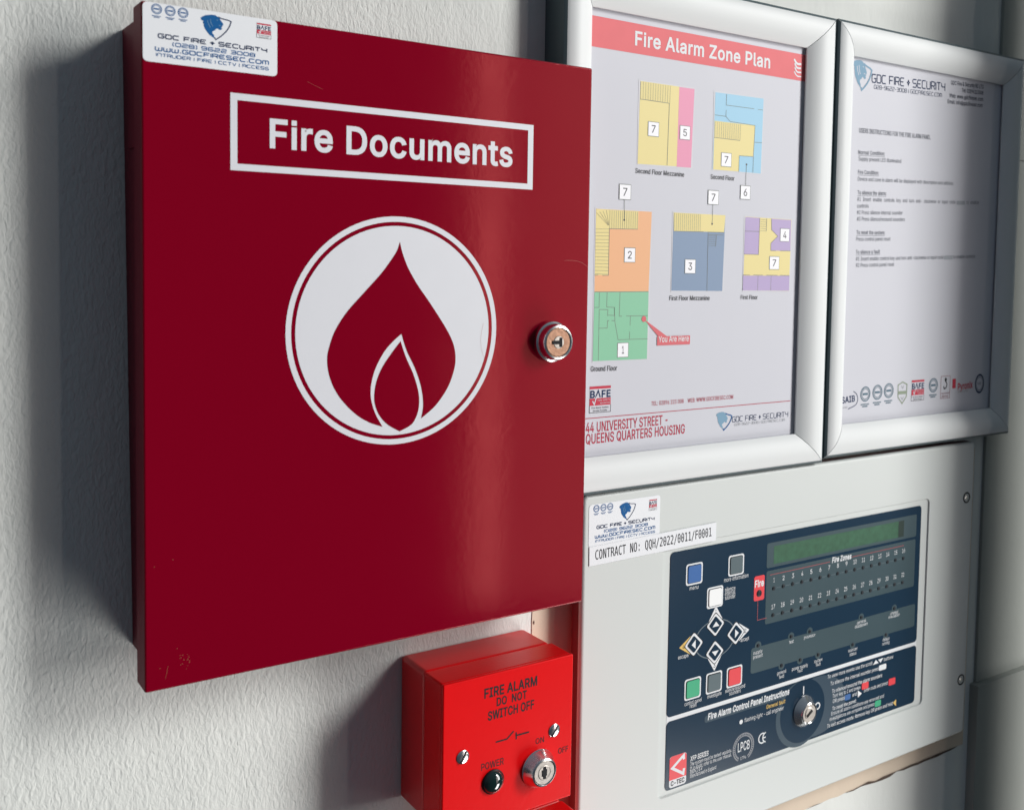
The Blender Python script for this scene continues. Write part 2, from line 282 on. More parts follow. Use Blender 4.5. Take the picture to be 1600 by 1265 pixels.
 'o': (415, '40,133 56,85 82,46 117,16 159,-2 207,-8 256,-2 299,16 333,46 359,85 376,133 381,187 376,243 359,291 333,330 299,360 256,378 207,384 159,378 117,360 82,330 56,291 40,243 34,187', '108,117 99,151 96,187 99,224 108,258 124,287 145,310 173,325 207,330 242,325 270,310 292,287 307,258 316,224 319,187 316,151 307,117 292,89 270,66 242,51 207,46 173,51 145,66 124,89',),
 'p': (424, '112,319 112,379 53,379 53,-143 114,-143 114,59 138,31 153,17 173,4 198,-5 229,-8 274,-2 313,16 346,45 370,84 385,133 390,189 385,245 370,293 345,332 313,361 274,378 229,384 197,381 171,373 152,360 137,346 118,319', '125,115 116,150 113,189 116,229 125,263 140,291 161,312 188,325 220,330 253,325 280,311 301,290 316,261 325,227 328,189 325,151 316,117 301,88 279,66 253,51 220,47 188,51 162,65 140,86',),
 'q': (424, '39,133 55,84 79,45 111,16 151,-2 195,-8 227,-5 252,4 272,17 287,31 306,59 311,-143 372,-143 372,379 313,379 313,319 287,346 272,360 253,373 228,381 196,384 151,378 112,361 79,332 55,293 39,245 34,189', '109,117 99,151 96,189 99,227 108,261 124,290 145,311 172,325 205,330 237,325 263,312 284,291 300,263 309,229 312,189 309,150 299,115 284,86 263,65 236,51 205,47 172,51 145,66 124,88',),
 'r': (259, '112,321 112,379 53,379 53,0 114,0 114,237 117,262 126,284 140,301 159,315 182,323 207,326 230,324 243,322 243,384 213,385 181,380 152,367 130,347 115,321',),
 's': (365, '62,38 84,18 112,3 145,-5 182,-8 223,-5 260,6 290,24 312,47 326,75 331,107 325,142 306,171 275,194 229,209 172,223 144,232 124,243 112,258 109,277 114,299 131,317 156,329 187,333 219,328 243,316 258,298 268,277 324,290 314,316 299,339 279,358 254,372 223,381 187,384 149,381 115,370 87,354 65,332 51,305 47,274 53,237 72,208 104,186 149,170 212,155 237,147 254,136 265,121 268,103 262,81 244,62 217,50 181,45 150,49 124,60 105,79 94,107 36,94 45,63',),
 't': (227, '65,93 72,52 92,21 125,2 168,-4 192,-3 213,2 202,54 185,51 170,50 150,53 136,61 128,76 126,98 126,327 204,327 204,379 126,379 126,471 65,471 65,379 6,379 6,327 65,327',),
 'u': (410, '53,379 53,139 57,95 69,59 89,31 115,11 146,-1 182,-5 222,0 257,17 286,47 298,73 298,0 357,0 357,379 296,379 296,153 293,122 283,97 268,77 249,62 226,53 200,50 164,56 137,75 119,105 114,144 114,379',),
 'v': (389, '187,87 165,155 84,379 17,379 163,0 226,0 371,379 305,379 224,155 195,59',),
 'w': (567, '87,379 23,379 138,0 199,0 263,225 284,309 319,172 368,0 429,0 545,379 480,379 434,214 413,135 397,66 382,136 362,214 316,379 252,379 206,214 186,135 170,64 154,137',),
 'x': (379, '21,0 91,0 148,85 189,155 231,85 287,0 358,0 224,192 352,379 282,379 233,306 191,233 147,306 100,379 29,379 155,195',),
 'y': (389, '88,-90 61,-86 47,-139 65,-143 91,-145 117,-143 139,-136 159,-124 177,-107 191,-85 204,-58 371,379 305,379 224,155 202,87 195,60 187,87 165,155 84,379 17,379 163,-1 151,-36 141,-58 130,-74 118,-84 104,-89',),
 'z': (380, '42,46 42,0 339,0 339,56 126,56 333,331 333,379 48,379 48,323 254,323',),
}
FONT_M = {
 '/': (429, '376,520 310,520 36,-66 102,-66',),
 '0': (429, '89,58 122,20 164,-3 214,-10 265,-3 307,20 340,58 364,111 378,178 383,259 378,341 364,408 340,461 307,499 265,522 214,529 164,522 122,499 89,461 65,408 51,341 46,259 51,178 65,111', '160,69 141,99 123,165 117,259 123,354 141,421 160,450 185,468 214,474 245,468 269,450 288,421 306,354 312,259 306,165 288,99 269,69 245,51 214,46 185,51', '168,261 171,243 181,228 196,218 214,214 232,218 247,228 258,243 261,261 258,279 247,294 232,305 214,308 196,305 182,294 172,279',),
 '1': (429, '94,59 94,0 381,0 381,59 273,59 273,520 203,520 86,494 86,430 203,456 203,59',),
 '2': (429, '53,59 53,0 369,0 369,59 130,59 243,179 299,242 329,280 350,315 361,349 365,382 360,423 345,459 319,489 284,511 244,525 196,529 162,527 128,521 93,510 57,495 57,424 95,444 131,459 165,467 197,470 237,464 268,445 287,416 293,377 290,350 281,323 263,293 234,255 167,180',),
 ':': (429, '170,106 170,0 258,0 258,106', '170,370 170,265 258,265 258,370',),
 'A': (429, '13,0 86,0 123,135 305,135 344,0 416,0 257,520 172,520', '214,458 289,192 140,192',),
 'C': (429, '48,259 55,180 73,114 104,61 145,21 197,-2 259,-10 290,-8 319,-3 346,6 374,18 374,91 347,72 319,58 289,50 259,47 217,53 183,71 156,100 137,141 126,194 122,259 126,325 137,378 156,419 183,449 217,466 259,472 289,469 318,461 347,447 374,429 374,501 346,513 319,522 290,527 259,529 197,521 146,498 104,458 73,404 55,338',),
 'F': (429, '152,0 152,248 365,248 365,307 152,307 152,461 387,461 387,520 81,520 81,0',),
 'H': (429, '48,0 118,0 118,248 311,248 311,0 382,0 382,520 311,520 311,307 118,307 118,520 48,520',),
 'N': (429, '116,0 116,428 292,0 381,0 381,520 313,520 313,92 138,520 48,520 48,0',),
 'O': (429, '45,176 60,109 84,56 117,19 161,-3 214,-10 268,-3 312,20 346,57 369,109 384,177 389,259 384,342 369,410 346,462 312,500 268,522 214,529 161,522 117,500 84,462 60,410 46,342 41,259', '120,161 114,259 120,358 138,423 157,450 182,467 214,472 247,467 273,450 292,423 309,358 315,259 309,161 292,96 273,69 247,52 214,47 182,52 157,69 138,96',),
 'Q': (429, '46,177 60,109 84,57 117,20 161,-3 214,-10 228,-9 310,-94 362,-59 292,7 322,28 346,57 365,95 383,167 389,259 384,342 369,410 346,462 312,500 268,522 214,529 161,522 117,500 84,462 60,410 46,342 41,259', '120,161 114,259 120,358 138,423 157,450 182,467 214,472 247,467 273,450 292,423 309,358 315,259 309,161 292,96 273,69 247,52 214,47 182,52 157,69 138,96',),
 'R': (429, '120,0 120,220 188,220 219,216 244,204 266,177 292,131 354,0 429,0 359,142 332,190 311,219 290,235 265,245 310,259 343,285 365,323 372,369 366,414 351,452 326,481 291,503 247,516 195,520 50,520 50,0', '120,462 195,462 239,456 271,438 291,409 297,369 291,329 273,300 241,283 197,278 120,278',),
 'T': (429, '16,520 16,461 180,461 180,0 250,0 250,461 413,461 413,520',),
}
_i = FONT_S['i'][1:]
_dot = max(_i, key=lambda c: min(int(q.split(',')[1]) for q in c.split())); _stem = min(_i, key=lambda c: min(int(q.split(',')[1]) for q in c.split()))
_x = [int(q.split(',')[0]) for q in _stem.split()]
FONT_S['i'] = (FONT_S['i'][0], _stem, '%d,508 %d,508 %d,452 %d,452' % (min(_x), max(_x), max(_x), min(_x)))
_tm = {}
def text_mesh(s, bold=0.0, table=None):
    """filled faces of a line of lettering; bold thickens the strokes"""
    key = (s, bold, table is FONT_M)
    if key in _tm: return _tm[key]
    table = table or FONT_S
    cu = bpy.data.curves.new('t', 'CURVE'); cu.dimensions = '2D'; cu.fill_mode = 'BOTH'; cu.offset = bold
    x = 0
    for c in s:
        if c == ' ': x += 440 if table is FONT_M else 210; continue
        g = table.get(c) or FONT_S[c]
        for cont in g[1:]:
            P = [tuple(int(v) for v in q.split(',')) for q in cont.split()]
            sp = cu.splines.new('POLY'); sp.points.add(len(P) - 1); sp.use_cyclic_u = True
            for q, (u, v) in zip(sp.points, P): q.co = ((x + u) * .001, v * .001, 0, 1)
        x += g[0] + bold * 1300
    o = bpy.data.objects.new('t', cu)
    me = o.to_mesh()
    vs = [(v.co.x, v.co.y) for v in me.vertices]; fs = [tuple(p.vertices) for p in me.polygons]
    o.to_mesh_clear(); bpy.data.objects.remove(o); bpy.data.curves.remove(cu)
    _tm[key] = (vs, fs)
    return vs, fs
CAPH = max(v[1] for v in text_mesh('H')[0])
def put(bm, vs, fs, a, b, capz, d, mi=0, x0=None, x1=None, ital=0):
    ax, az = a; bx, bz = b
    x0 = min(v[0] for v in vs) if x0 is None else x0; x1 = max(v[0] for v in vs) if x1 is None else x1
    ux, uz = (bx - ax) / (x1 - x0), (bz - az) / (x1 - x0)
    L = math.hypot(bx - ax, bz - az); nx, nz = -(bz - az) / L, (bx - ax) / L
    V = []
    for x, y in vs:
        x += ital * y
        V.append(bm.verts.new((ax + (x - x0) * ux + nx * y * capz, -d, az + (x - x0) * uz + nz * y * capz)))
    for f in fs:
        try: q = bm.faces.new([V[i] for i in f])
        except ValueError: continue
        q.material_index = mi; q.normal_update()
        if q.normal.y > 0: q.normal_flip()
def text(bm, s, a, b, cap, d, mi=0, bold=0.0, ital=0.0, mono=False, level=False):
    """a,b: plane points (mm) of the baseline's two ends; cap: height of a capital in mm"""
    if level: b = (b[0], a[1])
    vs, fs = text_mesh(s, bold, FONT_M if mono else None)
    if vs: put(bm, vs, fs, a, b, cap / CAPH, d, mi, ital=ital)
# squared-off wide techno capitals drawn as strokes on a 6 x 6 cell
SF = {
 'G': [[(6,6),(1,6),(0,5),(0,1),(1,0),(5,0),(6,1),(6,3),(3.2,3)]], 'D': [[(0,0),(0,6),(5,6),(6,5),(6,1),(5,0),(0,0)]],
 'C': [[(6,6),(1,6),(0,5),(0,1),(1,0),(6,0)]], 'F': [[(0,0),(0,6),(6,6)],[(0,3),(5,3)]], 'I': [[(0,0),(0,6)]],
 'R': [[(0,0),(0,6),(5,6),(6,5.2),(6,3.6),(5,2.8),(0,2.8)],[(3.6,2.8),(6,0)]], 'E': [[(6,6),(1,6),(0,5),(0,1),(1,0),(6,0)],[(0,3),(5,3)]],
 'S': [[(6,6),(1,6),(0,5.2),(0,3.8),(1,3),(5,3),(6,2.2),(6,.8),(5,0),(0,0)]], 'U': [[(0,6),(0,1),(1,0),(5,0),(6,1),(6,6)]],
 'T': [[(0,6),(6,6)],[(3,6),(3,0)]], 'Y': [[(0,6),(0,3.8),(1,3),(6,3)],[(6,6),(6,0)]], 'W': [[(0,6),(0,1),(1,0),(6,0),(7,1),(7,6)],[(3.5,5),(3.5,0)]],
 'O': [[(0,1),(0,5),(1,6),(5,6),(6,5),(6,1),(5,0),(1,0),(0,1)]], 'M': [[(0,0),(0,5),(1,6),(6,6),(7,5),(7,0)],[(3.5,6),(3.5,0)]],
 'N': [[(0,0),(0,5),(1,6),(5,6),(6,5),(6,0)]], 'A': [[(0,0),(0,5),(1,6),(5,6),(6,5),(6,0)],[(0,2.6),(6,2.6)]], 'V': [[(0,6),(3,0),(6,6)]],
 '0': [[(0,1),(0,5),(1,6),(5,6),(6,5),(6,1),(5,0),(1,0),(0,1)]], '2': [[(0,6),(5,6),(6,5.2),(6,3.8),(5,3),(1,3),(0,2.2),(0,0),(6,0)]],
 '8': [[(1,3),(0,2.2),(0,.8),(1,0),(5,0),(6,.8),(6,2.2),(5,3),(1,3),(0,3.8),(0,5.2),(1,6),(5,6),(6,5.2),(6,3.8),(5,3)]],
 '9': [[(0,0),(5,0),(6,1),(6,5),(5,6),(1,6),(0,5.2),(0,3.8),(1,3),(6,3)]], '6': [[(6,6),(1,6),(0,5),(0,1),(1,0),(5,0),(6,.8),(6,2.2),(5,3),(0,3)]],
 '3': [[(0,6),(5,6),(6,5.2),(6,.8),(5,0),(0,0)],[(1,3),(6,3)]], '(': [[(1.5,6.5),(.3,5),(.3,1),(1.5,-.5)]], ')': [[(0,6.5),(1.2,5),(1.2,1),(0,-.5)]],
 '.': [[(0,.5),(1,.5)]], '|': [[(0,6),(0,-.5)]], '-': [[(0,3),(4,3)]], '+': [[(1.5,5),(2.2,3.6),(3.2,3),(2.2,2.4),(1.5,1),(.8,2.4),(-.2,3),(.8,3.6),(1.5,5)]], ' ': []}
def stroke_text(bm, s, a, b, cap, d, mi=0, wt=.95):
    x = 0; segs = []
    for c in s:
        for st in SF[c]: segs.append([(x + p[0], p[1]) for p in st])
        wd = {'I': 0, '|': 0, '.': 1, '(': 1.5, ')': 1.2, ' ': 2.0, 'W': 7, 'M': 7, '-': 4, '+': 3}.get(c, 6)
        x += wd + 1.9
    x -= 1.9
    ax, az = a; bx, bz = b; L = math.hypot(bx - ax, bz - az); ux, uz = (bx - ax) / L, (bz - az) / L
    kx, kz = L / x, cap / 6
    for st in segs:
        pts = [(ax + ux * px * kx - uz * py * kz, az + uz * px * kx + ux * py * kz) for px, py in st]
        line(bm, pts, wt * min(kx, kz * 1.15), d, mi)

# ------------------------------------------------------------------ materials
def mat(name, col, rough=.5, metal=0, bump=None, spec=.5, coat=0, mottle=0, mscale=60, rvar=0, coat_rough=.08, bdist=.0004, tint=None):
    m = bpy.data.materials.new(name); m.use_nodes = True
    t = m.node_tree; p = t.nodes['Principled BSDF']
    p.inputs['Base Color'].default_value = (*col, 1); p.inputs['Roughness'].default_value = rough
    p.inputs['Metallic'].default_value = metal; p.inputs['Specular IOR Level'].default_value = spec
    p.inputs['Coat Weight'].default_value = coat; p.inputs['Coat Roughness'].default_value = coat_rough
    if tint: p.inputs['Specular Tint'].default_value = (*tint, 1)
    g = t.nodes.new('ShaderNodeTexCoord')
    if mottle:
        n = t.nodes.new('ShaderNodeTexNoise'); n.inputs['Scale'].default_value = mscale; n.inputs['Detail'].default_value = 6
        t.links.new(g.outputs['Object'], n.inputs['Vector'])
        mx = t.nodes.new('ShaderNodeMix'); mx.data_type = 'RGBA'
        mx.inputs[6].default_value = (*[c * (1 - mottle) for c in col], 1); mx.inputs[7].default_value = (*[min(1, c * (1 + mottle)) for c in col], 1)
        t.links.new(n.outputs[0], mx.inputs[0]); t.links.new(mx.outputs[2], p.inputs['Base Color'])
    if rvar:
        n = t.nodes.new('ShaderNodeTexNoise'); n.inputs['Scale'].default_value = 35; n.inputs['Detail'].default_value = 5
        t.links.new(g.outputs['Object'], n.inputs['Vector'])
        r = t.nodes.new('ShaderNodeMapRange'); r.inputs['To Min'].default_value = max(0, rough - rvar); r.inputs['To Max'].default_value = rough + rvar
        r.inputs['From Min'].default_value = .3; r.inputs['From Max'].default_value = .7
        t.links.new(n.outputs[0], r.inputs[0]); t.links.new(r.outputs[0], p.inputs['Roughness'])
    if bump:
        sc, st = bump
        n = t.nodes.new('ShaderNodeTexNoise'); n.inputs['Scale'].default_value = sc; n.inputs['Detail'].default_value = 3
        t.links.new(g.outputs['Object'], n.inputs['Vector'])
        b = t.nodes.new('ShaderNodeBump'); b.inputs['Strength'].default_value = st; b.inputs['Distance'].default_value = bdist
        t.links.new(n.outputs[0], b.inputs['Height']); t.links.new(b.outputs[0], p.inputs['Normal'])
        if coat: t.links.new(b.outputs[0], p.inputs['Coat Normal'])
    return m
def wall_mat():
    m = mat('stippled wall paint', (.74, .75, .71), .62, spec=.3)
    t = m.node_tree; p = t.nodes['Principled BSDF']
    g = t.nodes.new('ShaderNodeTexCoord')
    mp = t.nodes.new('ShaderNodeMapping'); mp.inputs['Scale'].default_value = (1, 1, .45); mp.inputs['Rotation'].default_value = (0, .42, 0)
    t.links.new(g.outputs['Object'], mp.inputs[0])
    n1 = t.nodes.new('ShaderNodeTexNoise'); n1.inputs['Scale'].default_value = 500; n1.inputs['Detail'].default_value = 3; n1.inputs['Distortion'].default_value = .6
    n2 = t.nodes.new('ShaderNodeTexNoise'); n2.inputs['Scale'].default_value = 70; n2.inputs['Detail'].default_value = 3
    n3 = t.nodes.new('ShaderNodeTexNoise'); n3.inputs['Scale'].default_value = 9; n3.inputs['Detail'].default_value = 4
    for n in (n1, n2): t.links.new(mp.outputs[0], n.inputs['Vector'])
    t.links.new(g.outputs['Object'], n3.inputs['Vector'])
    sepx = t.nodes.new('ShaderNodeSeparateXYZ'); t.links.new(g.outputs['Object'], sepx.inputs[0])
    # the plaster gets smoother to the right, behind the frames
    fade = t.nodes.new('ShaderNodeMapRange'); fade.inputs['From Min'].default_value = .16; fade.inputs['From Max'].default_value = .30
    fade.inputs['To Min'].default_value = 1; fade.inputs['To Max'].default_value = .16
    t.links.new(sepx.outputs['X'], fade.inputs[0])
    b1 = t.nodes.new('ShaderNodeBump'); b1.inputs['Distance'].default_value = .00068
    t.links.new(fade.outputs[0], b1.inputs['Strength'])
    t.links.new(n1.outputs[0], b1.inputs['Height'])
    b2 = t.nodes.new('ShaderNodeBump'); b2.inputs['Distance'].default_value = .0022; b2.inputs['Strength'].default_value = .3
    t.links.new(n2.outputs[0], b2.inputs['Height']); t.links.new(b1.outputs[0], b2.inputs['Normal']); t.links.new(b2.outputs[0], p.inputs['Normal'])
    mx = t.nodes.new('ShaderNodeMix'); mx.data_type = 'RGBA'
    mx.inputs[6].default_value = (.67, .69, .655, 1); mx.inputs[7].default_value = (.75, .77, .745, 1)
    t.links.new(n3.outputs[0], mx.inputs[0]); t.links.new(mx.outputs[2], p.inputs['Base Color'])
    return m
M_WALL = wall_mat()
M_SIDE = mat('side wall paint', (.30, .315, .29), .65, bump=(160, .25), mottle=.06, mscale=14, bdist=.001)
M_CREAM = mat('bare plaster', (.66, .55, .43), .8, bump=(300, .3), mottle=.10, mscale=40)
M_CRACK = mat('crack', (.09, .06, .045), .9)
M_DOOR = mat('crimson gloss paint', (.20, .0004, .012), .11, bump=(230, .05), spec=.5, rvar=.012, bdist=.0005, tint=(1, .22, .2))
M_BODY = mat('dark crimson paint', (.12, .004, .016), .55, bump=(220, .12), spec=.25, tint=(1, .4, .45))
M_CHIP = mat('paint chip', (.34, .11, .05), .7)
M_SCRATCH = mat('fine scratch', (.38, .06, .05), .4)
M_VINYL = mat('white vinyl', (.66, .67, .71), .42, mottle=.02, mscale=90)
M_STICK = mat('sticker white', (.78, .80, .83), .3)
M_RED = mat('signal red plastic', (.74, .004, .006), .28, bump=(520, .10), mottle=.03, mscale=120, spec=.22, tint=(1, .3, .3))
M_REDBK = mat('red back box plastic', (.70, .005, .008), .34, bump=(300, .08))
M_CHROME = mat('chrome', (.80, .80, .80), .2, 1, rvar=.04)
M_STEEL = mat('brushed steel', (.34, .315, .29), .4, 1, bump=(400, .2))
M_BRASS = mat('worn copper face', (.30, .175, .12), .5, 1, bump=(600, .8), mottle=.25, mscale=300, bdist=.0003)
M_BLACK = mat('black', (.012, .012, .014), .4, spec=.12)
M_INK = mat('black ink', (.02, .02, .024), .55, spec=.12)
M_NAVYINK = mat('navy ink', (.012, .03, .09), .5, spec=.12)
M_BLUEINK = mat('blue ink', (.008, .10, .29), .45, spec=.12)
M_PALEBLUE = mat('pale blue ink', (.20, .34, .46), .5, spec=.12)
M_GREYINK = mat('grey ink', (.28, .29, .31), .55, spec=.12)
M_REDINK = mat('red ink', (.52, .045, .075), .5, spec=.12)
M_PINKINK = mat('salmon ink', (.73, .17, .185), .45, spec=.12, mottle=.05, mscale=80)
M_PAPER = mat('poster paper', (.57, .575, .625), .45, spec=.25, mottle=.015, mscale=12, bump=(14, .12), bdist=.003)
M_ALU = mat('satin silver frame', (.69, .71, .71), .48, 0, bump=(700, .03), spec=.4)
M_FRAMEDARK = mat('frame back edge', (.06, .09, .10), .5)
M_LID = mat('light grey panel plastic', (.59, .62, .605), .42, bump=(900, .05), mottle=.012, mscale=20)
M_PBOX = mat('panel back box', (.20, .012, .022), .35)
M_NAVY = mat('navy overlay', (.0125, .034, .062), .18, bump=(900, .03), spec=.2, mottle=.12, mscale=16)
M_SLATE = mat('smoked window', (.045, .078, .092), .28, mottle=.1, mscale=30, spec=.3)
M_SLATE2 = mat('blue grey band', (.026, .055, .085), .3, spec=.3)
M_LCD = mat('green liquid crystal', (.030, .108, .058), .35, mottle=.4, mscale=260, spec=.3)
M_WHITEINK = mat('white print', (.74, .76, .78), .45, spec=.12)
M_YELLOWINK = mat('amber print', (.72, .50, .16), .45, spec=.12)
M_BTN = {k: mat(k + ' key', c, .4) for k, c in dict(blue=(.006, .10, .34), slate=(.06, .10, .115), white=(.85, .86, .86), green=(.01, .36, .17), red=(.72, .022, .035)).items()}
M_LED = mat('dark lens', (.010, .014, .020), .45, spec=.2)
M_LEDG = mat('green lens', (.004, .02, .018), .05, coat=1)
PLAN = {k: mat('plan ' + k, c, .5) for k, c in dict(yellow=(.72, .61, .25), pink=(.71, .25, .39), sky=(.28, .53, .70), orange=(.76, .39, .19), green=(.20, .50, .31), blue=(.17, .25, .38), lilac=(.40, .31, .53), line=(.14, .16, .14), edge=(.58, .58, .62), white=(.84, .84, .87), ink=(.04, .04, .05)).items()}

# ------------------------------------------------------------------ setting
bm = B()
N = 24
poly(bm, [(-900, -700), (1400, -700), (1400, 1100), (-900, 1100)], 0)
tag(obj('wall', bm, M_WALL, smooth=False), 'pale stippled plaster wall behind the boxes', 'wall', kind='structure')
bm = B()
for x, z0, z1, dd in ((737, -97, 374.2, 3), (737, 374.6, 1100, 3), (731.5, -900, -97.2, 9)):
    box(bm, x, 1300, z0, z1, -10, dd, .6)
tag(obj('side_wall', bm, M_SIDE), 'olive grey pilaster at the right edge', 'wall', kind='structure')
# unseen post added for shade; its soft shadow crosses the frames and the panel
bm = B(); box(bm, 776, 897, -900, 1100, 125, 165, 4)
tag(obj('shade_post', bm, M_SIDE), 'unseen post added to the right of the boxes to cast shade', 'shade post', kind='structure')
# bare plaster left round the panel when the wall was painted
rnd = random.Random(3)
bot = [(261 + k * 9.26, -152 + rnd.uniform(-.9, .9)) for k in range(51)]
left = [(261 + rnd.uniform(-.5, .5), -148 + k * 14) for k in range(20)]
bm = B()
poly(bm, bot + [(724, 118), (261, 118)] + left[::-1][1:-1], .5)
o = obj('bare_plaster', bm, M_CREAM, smooth=False); tag(o, 'cream strip of unpainted plaster round the alarm panel', 'plaster', kind='structure')
bm = B()
for a, b in ((2, 11), (17, 22), (28, 30), (33, 40), (40.5, 49)):
    a, b = int(a), int(b)
    up, lo = [], []
    for k in range(a, b + 1):
        x, z = bot[k]; w = (.25 + .9 * rnd.random()) * (0.15 if k in (a, b) else 1) * (1.5 if a > 30 else .7)
        up.append((x, z + w)); lo.append((x, z - w * .6))
    ring(bm, up, lo, .9, closed=False)
poly(bm, circ(262.0, 47, .35, 1.4, 8), .9)
tag(obj('plaster_crack', bm, M_CRACK, smooth=False), 'dark ragged crack along the paint edge under the panel', 'crack', kind='structure')

# ------------------------------------------------------------------ shared artwork
def badge(bm, cx, cz, r, d, mi_line, mi_bar, cap=True, rz=None):
    rz = rz or r
    ring(bm, circ(cx, cz, r, rz, 28), circ(cx, cz, r * .86, rz * .86, 28), d, mi_line)
    ring(bm, circ(cx, cz, r * .72, rz * .72, 28), circ(cx, cz, r * .64, rz * .64, 28), d, mi_line)
    poly(bm, [(cx - r * .5, cz - rz * .14), (cx + r * .5, cz - rz * .14), (cx + r * .5, cz + rz * .14), (cx - r * .5, cz + rz * .14)], d, mi_bar)
    for k in range(18):
        a = 2 * math.pi * k / 18; x, z = cx + r * .79 * math.cos(a), cz + rz * .79 * math.sin(a)
        poly(bm, circ(x, z, r * .045, rz * .045, 5), d, mi_line)
    if cap:
        for q, w in ((1.35, .85), (1.62, .55)):
            n = 6
            for k in range(n):
                x = cx - r * w + 2 * r * w * k / n
                poly(bm, [(x, cz - rz * (q + .1)), (x + 1.5 * r * w / n, cz - rz * (q + .1)), (x + 1.5 * r * w / n, cz - rz * (q - .07)), (x, cz - rz * (q - .07))], d, mi_line)
LION = [(680,130),(698,117),(722,107),(770,102),(800,106),(820,118),(838,133),(846,152),(858,168),(868,186),(864,198),(852,202),(862,208),(850,214),(858,224),(852,234),(836,236),(818,222),(806,228),(798,240),(778,248),(776,262),(790,280),(792,300),(798,312),(778,298),(756,274),(762,290),(740,262),(726,234),(732,252),(714,222),(704,190),(712,200),(698,165),(706,158),(688,150)]
SHIELD = [(828,122),(850,134),(880,143),(910,150),(934,162),(924,196),(905,232),(880,262),(848,292),(806,322),(800,312),(797,300)]
def lion_shield(bm, f, d, mi_lion, mi_shield, sw, mi_eye=None):
    """f maps the emblem's own drawing units to the plane"""
    poly(bm, [f(*p) for p in LION], d, mi_lion)
    line(bm, [f(*p) for p in SHIELD], sw, d + .05, mi_shield)
    if mi_eye is not None:
        for st in ([(812,146),(822,150)], [(735,150),(745,185),(760,215)], [(760,140),(765,175),(780,205)], [(845,198),(828,196)]):
            line(bm, [f(*p) for p in st], sw * .45, d + .05, mi_eye)
def bafe(bm, x0, x1, z0, z1, d, m_red, m_navy, m_white, m_grey):
    h = z1 - z0; w = x1 - x0
    R4 = lambda a, b, c, e_, mi, dd=0: poly(bm, [(x0 + a * w, z0 + c * h), (x0 + b * w, z0 + c * h), (x0 + b * w, z0 + e_ * h), (x0 + a * w, z0 + e_ * h)], d + dd, mi)
    R4(0, 1, 0, 1, m_white); R4(0, 1, .9, 1, m_red, .05); R4(0, 1, .27, .54, m_red, .05)
    text(bm, 'B', (x0 + .02 * w, z0 + .57 * h), (x0 + .25 * w, z0 + .57 * h), .26 * h, d + .05, m_navy, .03)
    line(bm, [(x0 + .28 * w, z0 + .57 * h), (x0 + .40 * w, z0 + .83 * h), (x0 + .50 * w, z0 + .57 * h)], .06 * w, d + .05, m_navy)
    text(bm, 'FE', (x0 + .56 * w, z0 + .57 * h), (x0 + .99 * w, z0 + .57 * h), .26 * h, d + .05, m_navy, .03)
    line(bm, [(x0 + .14 * w, z0 + .45 * h), (x0 + .22 * w, z0 + .31 * h), (x0 + .33 * w, z0 + .62 * h)], .05 * w, d + .1, m_white)
    text(bm, 'FIRE SAFETY', (x0 + .38 * w, z0 + .43 * h), (x0 + .97 * w, z0 + .43 * h), .06 * h, d + .1, m_white)
    text(bm, 'REGISTER', (x0 + .5 * w, z0 + .32 * h), (x0 + .97 * w, z0 + .32 * h), .06 * h, d + .1, m_white)
    text(bm, 'Fire Alarm System', (x0 + .1 * w, z0 + .15 * h), (x0 + .9 * w, z0 + .15 * h), .065 * h, d + .05, m_grey, .01)
    text(bm, 'Service Provider', (x0 + .16 * w, z0 + .04 * h), (x0 + .84 * w, z0 + .04 * h), .065 * h, d + .05, m_grey, .01)
    line(bm, [(x0, z0 + .27 * h), (x0, z0), (x1, z0), (x1, z0 + .27 * h)], .02 * w, d + .05, m_grey)
def company_sticker(parent, q, d, thick=.25):
    """q: lower left, lower right, upper right, upper left corner on its plane"""
    A, Bq, Cq, Dq = [Vector(p) for p in q]
    def f(u, v):
        p = (A * (1 - u) + Bq * u) * v + (Dq * (1 - u) + Cq * u) * (1 - v); return (p.x, p.y)
    Hh = (Dq - A).length; Ww = (Bq - A).length
    bm = B(); slab(bm, rquad([tuple(A), tuple(Bq), tuple(Cq), tuple(Dq)], Hh * .09), d, d + thick, 0)
    s = obj('sticker', bm, M_STICK, parent)
    dd = d + thick + .08
    bm = B()
    stroke_text(bm, 'GDC FIRE + SECURITY', f(.109, .580), f(.917, .590), Hh * .066, dd, 0, 1.5)
    stroke_text(bm, '(028) 9622 3008', f(.21, .692), f(.823, .697), Hh * .058, dd, 1, 1.35)
    stroke_text(bm, 'WWW.GDCFIRESEC.COM', f(.088, .80), f(.93, .807), Hh * .064, dd, 1, 1.45)
    stroke_text(bm, 'INTRUDER | FIRE | CCTV | ACCESS', f(.095, .895), f(.93, .905), Hh * .05, dd, 1, 1.2)
    obj('lettering', bm, [M_NAVYINK, M_BLUEINK], s, False)
    bm = B()
    for u in (.098, .194, .286):
        x, z = f(u, .103); badge(bm, x, z, Hh * .087, dd, 0, 0)
    obj('certification_badge', bm, M_BLUEINK, s, False)
    bm = B()
    lion_shield(bm, lambda x, y: f((x - 222) / 1110, (y + 8 - .143 * (x - 222)) / 507), dd, 0, 1, Hh * .017, 2)
    obj('emblem', bm, [M_BLUEINK, M_NAVYINK, M_PALEBLUE], s, False)
    x0, z1 = f(.838, .085); x1, z0 = f(.95, .345)
    bm = B(); bafe(bm, x0, x1, z0, z1, dd, 0, 1, 2, 3)
    obj('register_mark', bm, [M_REDINK, M_NAVYINK, M_STICK, M_INK], s, False)
    return s
